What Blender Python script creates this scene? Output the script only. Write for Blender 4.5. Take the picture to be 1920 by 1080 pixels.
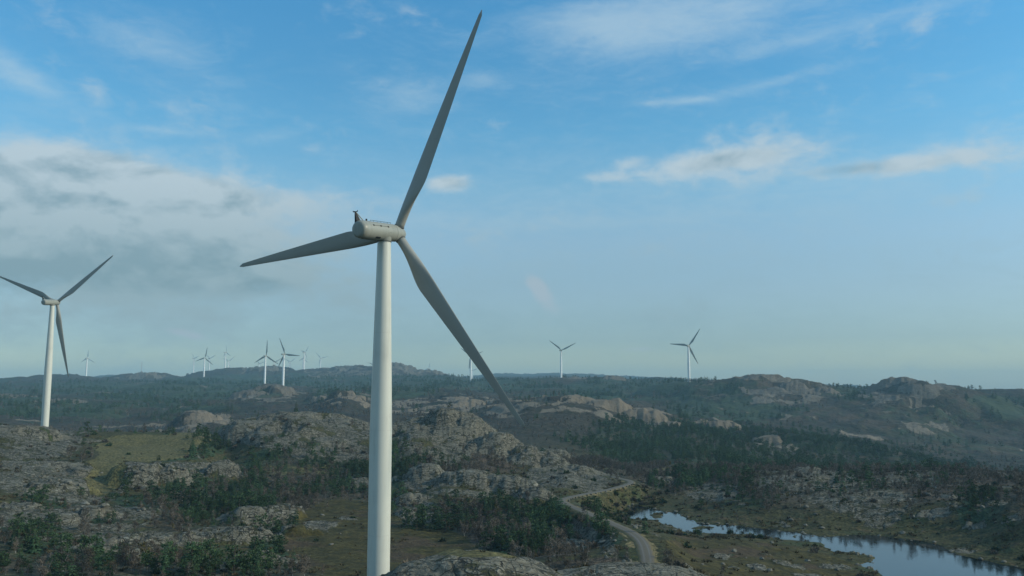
import bpy, bmesh, math, random
import numpy as np
from mathutils import Matrix, Vector, Euler

random.seed(7)
SC = bpy.context.scene
COL = SC.collection
for _o in list(bpy.data.objects):
    bpy.data.objects.remove(_o)

# ------------------------------------------------------------------ camera
F_PX = 1600.0                     # focal length in pixels of a 1920 wide frame
HOR = 728.0                       # pixel row of the horizon
PITCH = math.atan((HOR - 540.0) / F_PX)
CZ = 58.0                         # camera height above the pond
cam_d = bpy.data.cameras.new('camera')
cam = bpy.data.objects.new('camera', cam_d)
COL.objects.link(cam)
cam_d.sensor_width = 36.0
cam_d.lens = 36.0 * F_PX / 1920.0
cam_d.clip_start = 0.5
cam_d.clip_end = 60000.0
cam.location = (0, 0, CZ)
cam.rotation_euler = (math.radians(90) + PITCH, 0, 0)
SC.camera = cam

# ------------------------------------------------------------------ light
SUN_AZ = math.radians(97)         # clockwise from the view direction (+Y)
SUN_EL = math.radians(27)
sun_d = bpy.data.lights.new('sun', 'SUN')
sun_d.energy = 3.2
sun_d.angle = math.radians(6)
sun_d.color = (1.0, 0.90, 0.72)
sun = bpy.data.objects.new('sun', sun_d)
COL.objects.link(sun)
_sd = Vector((math.sin(SUN_AZ) * math.cos(SUN_EL), math.cos(SUN_AZ) * math.cos(SUN_EL), math.sin(SUN_EL)))
sun.rotation_euler = _sd.to_track_quat('Z', 'Y').to_euler()
sun.location = _sd * 500

SC.view_settings.view_transform = 'Standard'
SC.view_settings.look = 'None'
SC.view_settings.exposure = 0.0
SC.view_settings.gamma = 1.0
SC.view_settings.use_curve_mapping = False
SC.render.engine = 'CYCLES'
SC.cycles.use_denoising = True
SC.cycles.max_bounces = 4
SC.cycles.diffuse_bounces = 2
SC.cycles.glossy_bounces = 2
SC.cycles.transmission_bounces = 1
SC.cycles.transparent_max_bounces = 4
SC.cycles.volume_bounces = 0


def px_dir(px, py):
    """world direction through a pixel of the photograph"""
    x = (px - 960.0) / F_PX
    y = (540.0 - py) / F_PX
    cp, sp = math.cos(PITCH), math.sin(PITCH)
    return Vector((x, cp - y * sp, sp + y * cp))


def px_azel(px, py):
    d = px_dir(px, py).normalized()
    return math.atan2(d.x, d.y), math.asin(d.z)


class NB:
    """small node-building helper"""
    def __init__(self, tree):
        self.t = tree
        self.n = tree.nodes
        self.l = tree.links

    def put(self, sock, v):
        if hasattr(v, 'is_output'):
            self.l.new(v, sock)
        elif isinstance(v, (int, float)):
            sock.default_value = v
        else:
            sock.default_value = tuple(v)

    def m(self, op, a, b=0.0, c=0.0, clamp=False):
        n = self.n.new('ShaderNodeMath')
        n.operation = op
        n.use_clamp = clamp
        self.put(n.inputs[0], a)
        self.put(n.inputs[1], b)
        if op in ('MULTIPLY_ADD', 'SMOOTH_MAX', 'SMOOTH_MIN', 'WRAP', 'COMPARE'):
            self.put(n.inputs[2], c)
        return n.outputs[0]

    def v(self, op, a, b=(0, 0, 0)):
        n = self.n.new('ShaderNodeVectorMath')
        n.operation = op
        self.put(n.inputs[0], a)
        if op not in ('NORMALIZE', 'LENGTH'):
            self.put(n.inputs[1], b)
        return n.outputs['Value'] if op in ('DOT_PRODUCT', 'LENGTH') else n.outputs[0]

    def ss(self, x, lo, hi, a=0.0, b=1.0):
        n = self.n.new('ShaderNodeMapRange')
        n.interpolation_type = 'SMOOTHSTEP'
        self.put(n.inputs['Value'], x)
        self.put(n.inputs['From Min'], lo)
        self.put(n.inputs['From Max'], hi)
        self.put(n.inputs['To Min'], a)
        self.put(n.inputs['To Max'], b)
        return n.outputs[0]

    def mix(self, f, a, b, mode='MIX'):
        n = self.n.new('ShaderNodeMix')
        n.data_type = 'RGBA'
        n.blend_type = mode
        n.clamp_factor = True
        self.put(n.inputs[0], f)
        self.put(n.inputs[6], (*a, 1) if isinstance(a, tuple) and len(a) == 3 else a)
        self.put(n.inputs[7], (*b, 1) if isinstance(b, tuple) and len(b) == 3 else b)
        return n.outputs[2]

    def noise(self, vec, scale, detail=4.0, rough=0.55, dist=0.0, out='Fac'):
        n = self.n.new('ShaderNodeTexNoise')
        self.put(n.inputs['Vector'], vec)
        self.put(n.inputs['Scale'], scale)
        self.put(n.inputs['Detail'], detail)
        self.put(n.inputs['Roughness'], rough)
        self.put(n.inputs['Distortion'], dist)
        return n.outputs[out]

    def ramp(self, f, stops, interp='LINEAR'):
        n = self.n.new('ShaderNodeValToRGB')
        n.color_ramp.interpolation = interp
        el = n.color_ramp.elements
        while len(el) > 1:
            el.remove(el[-1])
        el[0].position = stops[0][0]
        el[0].color = (*stops[0][1], 1)
        for p, c in stops[1:]:
            e = el.new(p)
            e.color = (*c, 1)
        self.put(n.inputs[0], f)
        return n.outputs[0]

    def comb(self, x, y, z):
        n = self.n.new('ShaderNodeCombineXYZ')
        self.put(n.inputs[0], x)
        self.put(n.inputs[1], y)
        self.put(n.inputs[2], z)
        return n.outputs[0]

    def sep(self, v):
        n = self.n.new('ShaderNodeSeparateXYZ')
        self.put(n.inputs[0], v)
        return n.outputs


def srgb(r, g, b):
    f = lambda c: (c / 255 / 12.92) if c / 255 <= 0.04045 else ((c / 255 + 0.055) / 1.055) ** 2.4
    return (f(r), f(g), f(b))


# ------------------------------------------------------------------ sky
CLOUDS_ON = True
SKY_STRENGTH = 0.1
# tint by elevation (radians): the same all the way round
TINT = [(0.0, (1, 1, 1)), (1.0, (1, 1, 1))]
#TINT_BEGIN
TINT = [(0.01101, (1.0597, 1.2054, 1.1875)), (0.03472, (0.7931, 0.956, 1.1011)), (0.07048, (0.9724, 1.1069, 1.193)), (0.11023, (1.1303, 1.3317, 1.3582)), (0.14971, (1.0337, 1.5136, 1.5315)), (0.18861, (0.798, 1.5411, 1.6677)), (0.22667, (0.7037, 1.5277, 1.7263)), (0.27882, (0.6425, 1.5893, 1.8697)), (1.0, (0.6425, 1.5893, 1.8697))]
#TINT_END


def build_world():
    w = bpy.data.worlds.new('World')
    SC.world = w
    w.use_nodes = True
    nt = w.node_tree
    nt.nodes.clear()
    b = NB(nt)
    out = nt.nodes.new('ShaderNodeOutputWorld')
    bg = nt.nodes.new('ShaderNodeBackground')
    bg.inputs['Strength'].default_value = SKY_STRENGTH
    nt.links.new(bg.outputs[0], out.inputs['Surface'])
    sky = nt.nodes.new('ShaderNodeTexSky')
    sky.sky_type = 'NISHITA'
    sky.sun_disc = False
    sky.sun_elevation = SUN_EL
    sky.sun_rotation = SUN_AZ
    sky.air_density = 1.0
    sky.dust_density = 0.6
    sky.ozone_density = 1.5
    tc = nt.nodes.new('ShaderNodeTexCoord')
    d = b.v('NORMALIZE', tc.outputs['Generated'])
    dx, dy, dz = b.sep(d)
    el = b.m('ARCSINE', dz)
    az = b.m('ARCTAN2', dx, dy)
    tint = b.ramp(b.m('DIVIDE', el, 1.5708, clamp=True), TINT)
    base = b.mix(1.0, sky.outputs[0], tint, 'MULTIPLY')
    if not CLOUDS_ON:
        nt.links.new(base, bg.inputs['Color'])
        return
    uv = b.comb(az, el, 0.0)

    def blob(px, py, rx, ry, wgt, tilt=0.0):
        u0, v0 = px_azel(px, py)
        a, c = rx / F_PX, ry / F_PX
        q = b.v('SUBTRACT', uv, (u0, v0, 0))
        if tilt:
            s = b.sep(q)
            q = b.comb(s[0], b.m('MULTIPLY_ADD', s[0], -tilt, s[1]), 0.0)
        q = b.v('MULTIPLY', q, (1 / a, 1 / c, 0))
        r2 = b.v('DOT_PRODUCT', q, q)
        return b.m('MULTIPLY', b.m('EXPONENT', b.m('MULTIPLY', r2, -1.0)), wgt)

    def total(bl):
        s = None
        for k in bl:
            o = blob(*k)
            s = o if s is None else b.m('ADD', s, o)
        return s
    # outside the frame the same broken cloud goes on
    away = b.m('MAXIMUM', b.ss(b.m('ABSOLUTE', az), 0.60, 0.9), b.ss(el, 0.46, 0.7))
    away = b.m('MULTIPLY', away, b.ss(el, 0.02, 0.15))
    vs = b.v('MULTIPLY', d, (1.0, 1.0, 1.9))
    vw = b.v('MULTIPLY', d, (1.0, 1.0, 3.0))
    n_big = b.noise(vs, 8.0, 7.0, 0.52, 0.25)
    n_fine = b.noise(vs, 30.0, 7.0, 0.6, 0.3)
    n_wisp = b.noise(vw, 7.0, 8.0, 0.62, 0.9)
    n_wispf = b.noise(vw, 36.0, 6.0, 0.65, 0.8)
    # heavier cloud: the bank at the left and the small puffs
    cu = total([
        (20, 330, 250, 75, 1.3), (200, 345, 160, 64, 0.95), (360, 380, 160, 55, 0.85), (80, 440, 320, 90, 1.0),
        (520, 375, 130, 28, 0.55), (300, 470, 300, 60, 0.75), (420, 520, 240, 30, 0.55), (60, 570, 450, 90, 0.62), (250, 480, 420, 120, 0.35),
        (845, 343, 66, 20, 1.4), (1180, 306, 32, 15, 0.72), (1130, 332, 90, 14, 0.6, -0.05), (1310, 308, 115, 26, 0.78, 0.10),
        (1420, 295, 150, 24, 0.85, 0.06), (1660, 312, 210, 20, 1.35, 0.02), 
        (640, 282, 110, 16, 0.36), (1880, 368, 110, 12, 0.45)])
    cu = b.m('MULTIPLY_ADD', away, 0.50, cu)
    nb = b.m('SUBTRACT', n_big, 0.5)
    nf = b.m('SUBTRACT', n_fine, 0.5)
    f = b.m('ADD', cu, b.m('MULTIPLY', nb, 2.7))
    f = b.m('ADD', f, b.m('MULTIPLY', nf, 1.5))
    cu_a = b.ss(f, 0.15, 1.45, 0.0, 0.92)
    cu_core = b.ss(cu, 0.7, 1.7)
    # thin high cloud
    ci = total([
        (1300, 20, 290, 62, 1.0, 0.05), (1180, 60, 160, 36, 0.6, -0.15), (1560, 62, 260, 16, 0.55, 0.10), (1260, 190, 70, 7, 0.75), (1420, 162, 170, 10, 0.55, 0.14),
        (30, 132, 70, 26, 0.95, -0.35), (280, 85, 130, 55, 0.42, -0.3), (300, 244, 60, 7, 0.6), (500, 258, 50, 12, 0.5, 0.2), (760, 182, 105, 44, 0.62), (905, 150, 46, 16, 0.66),
        (1500, 345, 480, 60, 0.5), (1300, 480, 600, 60, 0.36), (1060, 418, 420, 14, 0.34), (1200, 600, 300, 30, 0.28), (420, 520, 560, 170, 0.80), (1330, 655, 90, 10, 0.42), (70, 270, 90, 10, 0.3)])
    ci = b.m('MULTIPLY_ADD', away, 0.30, ci)
    g = b.m('ADD', ci, b.m('MULTIPLY', b.m('SUBTRACT', n_wisp, 0.5), 1.5))
    g = b.m('ADD', g, b.m('MULTIPLY', b.m('SUBTRACT', n_wispf, 0.5), 0.8))
    ci_a = b.ss(g, -0.15, 1.55, 0.0, 0.62)
    k = 1.0 / SKY_STRENGTH
    sc = lambda c: tuple(x * k for x in srgb(*c))
    lit = b.mix(b.ss(el, 0.10, 0.26), sc((150, 175, 183)), sc((190, 207, 216)))
    shade = b.mix(b.ss(el, 0.10, 0.26), sc((129, 158, 168)), sc((146, 172, 185)))
    n_sh = b.noise(b.v('ADD', vs, (0.0, 0.0, 0.035)), 8.0, 7.0, 0.52, 0.25)
    relief = b.m('SUBTRACT', n_sh, n_big)          # darker under the bulges, lighter on top
    vary = b.m('ADD', b.m('MULTIPLY', cu_core, 0.45), b.m('MULTIPLY', relief, b.m('MULTIPLY_ADD', cu_core, 7.0, 0.6)))
    vary = b.m('ADD', vary, b.m('MULTIPLY', nf, -0.5), clamp=True)
    ccol = b.mix(vary, lit, shade)
    ccol2 = b.mix(b.ss(el, 0.06, 0.26), sc((133, 165, 176)), sc((184, 209, 223)))
    c1 = b.mix(ci_a, base, ccol2)
    c2 = b.mix(cu_a, c1, ccol)
    # small bright puffs low in the sky
    pf = total([(1006, 534, 24, 20, 1.3, -0.5), (1032, 576, 34, 24, 0.9, -0.4), (355, 628, 42, 10, 1.0, -0.2), (1195, 655, 50, 7, 0.7)])
    pf = b.m('ADD', pf, b.m('ADD', b.m('MULTIPLY', nb, 0.8), b.m('MULTIPLY', nf, 1.0)))
    c3 = b.mix(b.ss(pf, 0.35, 1.15, 0.0, 0.75), c2, sc((172, 188, 199)))
    nt.links.new(c3, bg.inputs['Color'])


build_world()

# ================================================================== numpy noise
_rng = np.random.default_rng(11)
_perm = np.concatenate([_rng.permutation(256)] * 2 + [[0]]).astype(np.int32)
_gr = np.stack([np.cos(np.arange(256) * 2.39996), np.sin(np.arange(256) * 2.39996)], 1).astype(np.float32)


def perlin(x, y, seed=0):
    x = x + seed * 37.31
    y = y + seed * 17.77
    xi = np.floor(x).astype(np.int64)
    yi = np.floor(y).astype(np.int64)
    xf = (x - xi).astype(np.float32)
    yf = (y - yi).astype(np.float32)
    u = xf * xf * xf * (xf * (xf * 6 - 15) + 10)
    v = yf * yf * yf * (yf * (yf * 6 - 15) + 10)

    def g(ix, iy, fx, fy):
        h = _perm[(_perm[(xi + ix) & 255] + ((yi + iy) & 255))]
        gg = _gr[h]
        return gg[..., 0] * fx + gg[..., 1] * fy
    a = g(0, 0, xf, yf)
    b = g(1, 0, xf - 1, yf)
    c = g(0, 1, xf, yf - 1)
    d = g(1, 1, xf - 1, yf - 1)
    ab = a + u * (b - a)
    cd = c + u * (d - c)
    return (ab + v * (cd - ab)) * 1.5


def fbm(x, y, wl, octv=4, seed=0, gain=0.5, ridged=False):
    s = 0.0
    amp = 1.0
    tot = 0.0
    for o in range(octv):
        n = perlin(x / wl, y / wl, seed + o * 3)
        if ridged:
            n = 1.0 - 2.0 * np.abs(n)
        s = s + n * amp
        tot += amp
        amp *= gain
        wl *= 0.49
    return s / tot


def voronoi(x, y, wl, seed=0):
    """returns (F1, F2-F1, cell value)"""
    x = x / wl
    y = y / wl
    xi = np.floor(x).astype(np.int64)
    yi = np.floor(y).astype(np.int64)
    f1 = np.full(x.shape, 9.0, np.float32)
    f2 = np.full(x.shape, 9.0, np.float32)
    cv = np.zeros(x.shape, np.float32)
    for i in (-1, 0, 1):
        for j in (-1, 0, 1):
            h = _perm[(_perm[(xi + i + seed) & 255] + ((yi + j) & 255))]
            h2 = _perm[(h + 57) & 255]
            px = xi + i + 0.1 + 0.8 * h / 255.0
            py = yi + j + 0.1 + 0.8 * h2 / 255.0
            d = np.sqrt((px - x) ** 2 + (py - y) ** 2).astype(np.float32)
            near = d < f1
            f2 = np.where(near, f1, np.minimum(f2, d))
            cv = np.where(near, h / 255.0, cv)
            f1 = np.where(near, d, f1)
    return f1, f2 - f1, cv


def sstep(x, lo, hi):
    t = np.clip((x - lo) / (hi - lo), 0, 1)
    return t * t * (3 - 2 * t)


# ================================================================== terrain
# each column: distance (m) -> pixel row of the ground at that distance (horizon row 728)
NEAR = {30: 3000, 60: 1950, 100: 1500, 150: 1262, 200: 1140}
COLS = {
    0: {250: 1061, 300: 990, 370: 930, 450: 875, 530: 835, 590: 800, 640: 798, 700: 822, 900: 861, 1300: 805, 1500: 785, 2000: 757, 2600: 737, 3200: 722, 4000: 713, 4300: 712, 5500: 725, 8000: 722},
    100: {250: 1061, 300: 1002, 350: 958, 420: 905, 480: 868, 540: 835, 600: 815, 635: 814, 670: 816, 740: 838, 900: 861, 1300: 805, 1600: 780, 2000: 755, 2600: 735, 3200: 718, 4000: 703, 5500: 720, 8000: 718},
    200: {250: 1061, 300: 1006, 350: 960, 400: 930, 450: 895, 520: 850, 600: 815, 650: 812, 720: 830, 900: 861, 1200: 830, 1500: 790, 2000: 755, 2600: 735, 3300: 715, 4300: 706, 5500: 722, 8000: 701},
    300: {250: 1061, 300: 1006, 350: 965, 400: 925, 450: 895, 520: 850, 600: 815, 640: 812, 720: 835, 900: 862, 1100: 840, 1400: 795, 1700: 770, 2200: 745, 2800: 725, 3500: 714, 4300: 704, 5500: 722, 8000: 708},
    380: {250: 1061, 300: 1005, 350: 965, 400: 935, 450: 900, 500: 865, 560: 828, 600: 813, 640: 816, 720: 840, 1000: 845, 1300: 800, 1700: 765, 2200: 745, 2800: 725, 3500: 712, 4300: 701, 5500: 722, 8000: 716},
    425: {250: 1061, 300: 1005, 350: 965, 400: 936, 450: 907, 500: 882, 560: 855, 600: 838, 650: 818, 700: 812, 800: 830, 1000: 838, 1300: 795, 1600: 765, 2200: 742, 2800: 724, 3500: 711, 4300: 695, 5500: 710, 8000: 716},
    500: {250: 1061, 300: 1006, 350: 968, 400: 938, 450: 905, 500: 872, 550: 825, 600: 787, 650: 777, 700: 790, 900: 840, 1200: 810, 1500: 775, 1900: 740, 2100: 727, 2400: 721, 2850: 719, 3100: 724, 3700: 712, 4300: 692, 5500: 703, 8000: 713},
    570: {250: 1061, 300: 1005, 350: 965, 400: 937, 450: 908, 500: 870, 550: 825, 600: 783, 640: 771, 700: 785, 900: 835, 1200: 800, 1500: 765, 1900: 745, 2200: 735, 2411: 726, 2700: 727, 3300: 712, 4300: 691, 5500: 700, 8000: 710},
    640: {250: 1061, 300: 1003, 350: 965, 400: 936, 450: 908, 500: 875, 550: 835, 600: 800, 650: 784, 700: 795, 900: 830, 1150: 790, 1350: 755, 1500: 745, 1700: 742, 2100: 735, 2700: 725, 3300: 712, 4300: 689, 5500: 700, 8000: 715},
    715: {250: 1061, 300: 1005, 350: 966, 400: 938, 450: 905, 500: 870, 550: 835, 600: 805, 650: 800, 750: 810, 900: 812, 1150: 780, 1300: 772, 1500: 764, 1650: 748, 2100: 732, 2700: 720, 3300: 706, 4000: 685, 5500: 700, 8000: 712},
    780: {250: 1061, 300: 1005, 350: 966, 390: 935, 440: 890, 480: 865, 530: 832, 570: 808, 600: 798, 700: 808, 900: 805, 1150: 780, 1400: 765, 1700: 743, 2100: 730, 2700: 722, 3300: 708, 4000: 694, 5500: 702, 8000: 712},
    835: {250: 1061, 300: 1008, 340: 975, 380: 930, 410: 900, 440: 885, 480: 875, 520: 855, 560: 825, 590: 802, 620: 800, 680: 815, 800: 822, 1100: 785, 1400: 760, 1700: 742, 2100: 730, 2600: 716, 3000: 706, 4000: 702, 5500: 712, 8000: 710},
    900: {250: 1055, 300: 1000, 340: 965, 370: 940, 400: 915, 430: 897, 470: 882, 520: 858, 560: 833, 590: 815, 620: 815, 680: 825, 850: 825, 1200: 782, 1500: 757, 1800: 745, 2200: 735, 2700: 718, 3000: 708, 3600: 711, 5000: 712, 8000: 703},
    950: {250: 1050, 300: 1000, 340: 967, 370: 943, 400: 924, 430: 910, 480: 887, 520: 868, 560: 840, 590: 828, 620: 830, 700: 845, 900: 827, 1100: 785, 1250: 755, 1350: 750, 1600: 760, 2000: 745, 2500: 722, 2900: 709, 3600: 712, 8000: 701},
    1000: {250: 1045, 300: 1000, 340: 970, 380: 945, 420: 925, 460: 907, 500: 886, 540: 858, 570: 848, 600: 850, 700: 860, 900: 827, 1050: 790, 1180: 758, 1250: 748, 1350: 750, 1600: 765, 2000: 745, 2500: 722, 2850: 709, 3600: 711, 8000: 702},
    1060: {250: 1035, 300: 1000, 330: 970, 360: 940, 400: 925, 440: 905, 480: 887, 520: 876, 550: 872, 600: 878, 700: 868, 900: 827, 1050: 790, 1200: 754, 1270: 747, 1400: 751, 1700: 760, 2100: 740, 2500: 722, 2818: 709, 3300: 712, 8000: 700},
    1120: {241: 1046, 280: 1002, 320: 968, 360: 945, 408: 923, 445: 913, 490: 899, 530: 889, 575: 890, 700: 873, 900: 832, 1050: 802, 1200: 760, 1260: 751, 1400: 757, 1700: 765, 2100: 742, 2500: 722, 2800: 708, 3500: 712, 8000: 704},
    1180: {241: 1045, 270: 1000, 300: 992, 340: 986, 376: 975, 418: 948, 448: 914, 470: 906, 510: 899, 600: 889, 700: 884, 750: 875, 900: 845, 1050: 815, 1200: 787, 1270: 782, 1400: 767, 1700: 762, 2100: 745, 2500: 722, 2900: 708, 3600: 714, 8000: 707},
    1240: {241: 1032, 270: 1010, 300: 1003, 340: 996, 365: 982, 425: 945, 480: 920, 540: 898, 600: 887, 700: 880, 800: 865, 950: 835, 1100: 812, 1250: 797, 1350: 792, 1600: 780, 1800: 765, 2100: 740, 2400: 721, 2900: 708, 3600: 714, 8000: 709},
    1300: {241: 1064, 270: 1042, 300: 1024, 335: 1004, 376: 975, 400: 960, 450: 932, 520: 902, 580: 887, 700: 878, 850: 850, 1000: 820, 1150: 802, 1280: 795, 1400: 795, 1700: 775, 1900: 750, 2165: 717, 2400: 715, 2900: 714, 3600: 718, 8000: 714},
    1400: {241: 1090, 270: 1060, 300: 1032, 330: 1006, 354: 988, 380: 970, 430: 937, 490: 902, 540: 886, 580: 887, 700: 887, 850: 865, 1000: 840, 1150: 820, 1280: 805, 1400: 800, 1600: 793, 1750: 770, 1900: 740, 2000: 716, 2060: 708, 2200: 710, 2600: 716, 8000: 722},
    1500: {241: 1096, 280: 1056, 300: 1036, 320: 1018, 345: 996, 370: 978, 420: 942, 480: 902, 540: 882, 580: 885, 700: 892, 850: 877, 1000: 856, 1150: 834, 1300: 814, 1400: 808, 1600: 800, 1800: 765, 1950: 730, 2050: 718, 2200: 718, 2600: 722, 8000: 722},
    1600: {241: 1110, 267: 1078, 300: 1042, 331: 1010, 350: 993, 400: 952, 450: 922, 520: 890, 570: 883, 700: 896, 900: 890, 1100: 866, 1300: 842, 1500: 820, 1700: 790, 1900: 752, 2000: 731, 2100: 727, 2400: 731, 8000: 724},
    1700: {241: 1115, 267: 1082, 300: 1044, 320: 1022, 345: 1000, 400: 957, 450: 923, 520: 892, 560: 885, 700: 896, 900: 896, 1100: 880, 1400: 847, 1600: 817, 1800: 772, 1950: 728, 2010: 716, 2150: 716, 2400: 728, 8000: 731},
    1800: {241: 1115, 267: 1080, 300: 1038, 312: 1026, 345: 998, 400: 950, 450: 917, 500: 895, 540: 888, 700: 897, 900: 897, 1150: 887, 1400: 862, 1700: 827, 1900: 792, 2200: 742, 2400: 724, 2600: 724, 3500: 734, 8000: 735},
    1920: {241: 1115, 270: 1075, 286: 1055, 310: 1026, 340: 998, 390: 950, 430: 920, 460: 908, 520: 903, 700: 902, 1000: 896, 1300: 881, 1700: 842, 2100: 792, 2500: 757, 2900: 742, 3300: 740, 8000: 739},
}
AZMAX = 180.0
fine = np.arange(-36.5, 36.5001, 0.072)
side = np.concatenate([np.arange(-180, -37, 3.5), [-37.2]])
AZ = np.radians(np.concatenate([side, fine, -side[::-1]]))
r0 = np.array([25, 45, 70, 90, 104.0])
r1 = np.exp(np.arange(math.log(112), math.log(5600), 0.0066))
r2 = np.exp(np.arange(math.log(5650), math.log(12200), 0.03))
DD = np.concatenate([r0, r1, r2])
LD = np.log(DD)
NA, NR = len(AZ), len(DD)


def build_base():
    keys = sorted(COLS)
    prof = []
    for k in keys:
        c = dict(NEAR)
        first = min(COLS[k])
        for q in list(c):
            if q > first - 25:
                del c[q]
        c.update(COLS[k])
        c[12300] = 737
        ds = np.array(sorted(c))
        # remove the pixel cosine: rows are measured along the ray, distances are horizontal
        es = []
        for dq in ds:
            v = px_dir(k, c[dq])
            es.append(v.z / math.hypot(v.x, v.y))
        es = np.array(es)
        # work on height so that interpolation stays natural
        z = es * ds
        lg = np.log(ds)
        e_lin = np.interp(LD, lg, es)
        z_lin = np.interp(LD, lg, z) / DD
        e = 0.5 * (e_lin + z_lin)
        prof.append(e)
    prof = np.array(prof)                       # columns x rings
    kern = np.exp(-0.5 * (np.arange(-5, 6) / 2.2) ** 2)
    kern /= kern.sum()
    pad = np.pad(prof, ((0, 0), (5, 5)), mode='edge')
    prof = np.stack([np.convolve(p, kern, 'valid') for p in pad])
    kaz = np.array([math.atan2((k - 960) / F_PX, px_dir(k, 800).y) for k in keys])
    # cubic (catmull-rom) across columns, clamped outside
    out = np.empty((NA, NR))
    a = np.clip(AZ, kaz[0], kaz[-1])
    idx = np.clip(np.searchsorted(kaz, a) - 1, 0, len(kaz) - 2)
    t = (a - kaz[idx]) / (kaz[idx + 1] - kaz[idx])
    t = t * t * (3 - 2 * t) * 0.45 + t * 0.55
    out = prof[idx] * (1 - t)[:, None] + prof[idx + 1] * t[:, None]
    # light smoothing across azimuth
    K = 12
    kk = np.exp(-0.5 * (np.arange(-K, K + 1) / 5.0) ** 2)
    kk /= kk.sum()
    pad = np.pad(out, ((K, K), (0, 0)), mode='edge')
    sm = sum(kk[i] * pad[i:i + NA] for i in range(2 * K + 1))
    return sm


A2, D2 = np.meshgrid(AZ, DD, indexing='ij')
GX = np.sin(A2) * D2
GY = np.cos(A2) * D2
Z = build_base() * D2                          # relative to the camera


def gpix(x, y, z):
    cp, sp = math.cos(PITCH), math.sin(PITCH)
    dep = y * cp + z * sp
    up = -y * sp + z * cp
    dep = np.where(dep < 1, 1, dep)
    return 960 + F_PX * x / dep, 540 - F_PX * up / dep


def px_at(px, D, py=None):
    """world x, y (and z through the row) for a pixel column at horizontal distance D"""
    v = px_dir(px, py if py is not None else 850)
    h = math.hypot(v.x, v.y)
    return v.x / h * D, v.y / h * D, v.z / h * D


# broad relief
def ell0(cx, cy, rx, ry):
    u, v = gpix(GX, GY, Z)
    q = np.sqrt(((u - cx) / rx) ** 2 + ((v - cy) / ry) ** 2)
    return sstep(1.3 - q, 0, 0.5)


A_ = lambda lo, hi: sstep(D2, lo, hi)
warpx = fbm(GX, GY, 60, 3, 5) * 14
warpy = fbm(GX, GY, 60, 3, 9) * 14
n_mid = fbm(GX + warpx, GY + warpy, 95, 4, 21, 0.5, True)
n_big = fbm(GX, GY, 420, 4, 33, 0.5, True)
n_sml = fbm(GX + warpx * .3, GY + warpy * .3, 26, 4, 41)
Z += (n_mid - 0.25) * 3.2 * (0.35 + 0.65 * A_(320, 700)) * (1 + 0.8 * A_(900, 1600))
Z += (n_big - 0.3) * (7 * A_(1000, 2200) + 9 * A_(3300, 5000)) + (fbm(GX + warpx, GY + warpy, 160, 4, 37, 0.5, True) - 0.3) * 9 * A_(1100, 1800)
Z += n_sml * 0.9 * (0.3 + 0.7 * A_(300, 500))

Z -= 2.6 * sstep(D2, 235, 275) * (1 - sstep(D2, 520, 570)) * (1 - sstep(A2, math.radians(4), math.radians(8))) * (1 - ell0(270, 850, 110, 40)) 
Z -= D2 * (5.5 / F_PX) * sstep(D2, 1600, 2400) * (1 - sstep(D2, 6000, 7500))

ROCK = np.zeros_like(Z)

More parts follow.
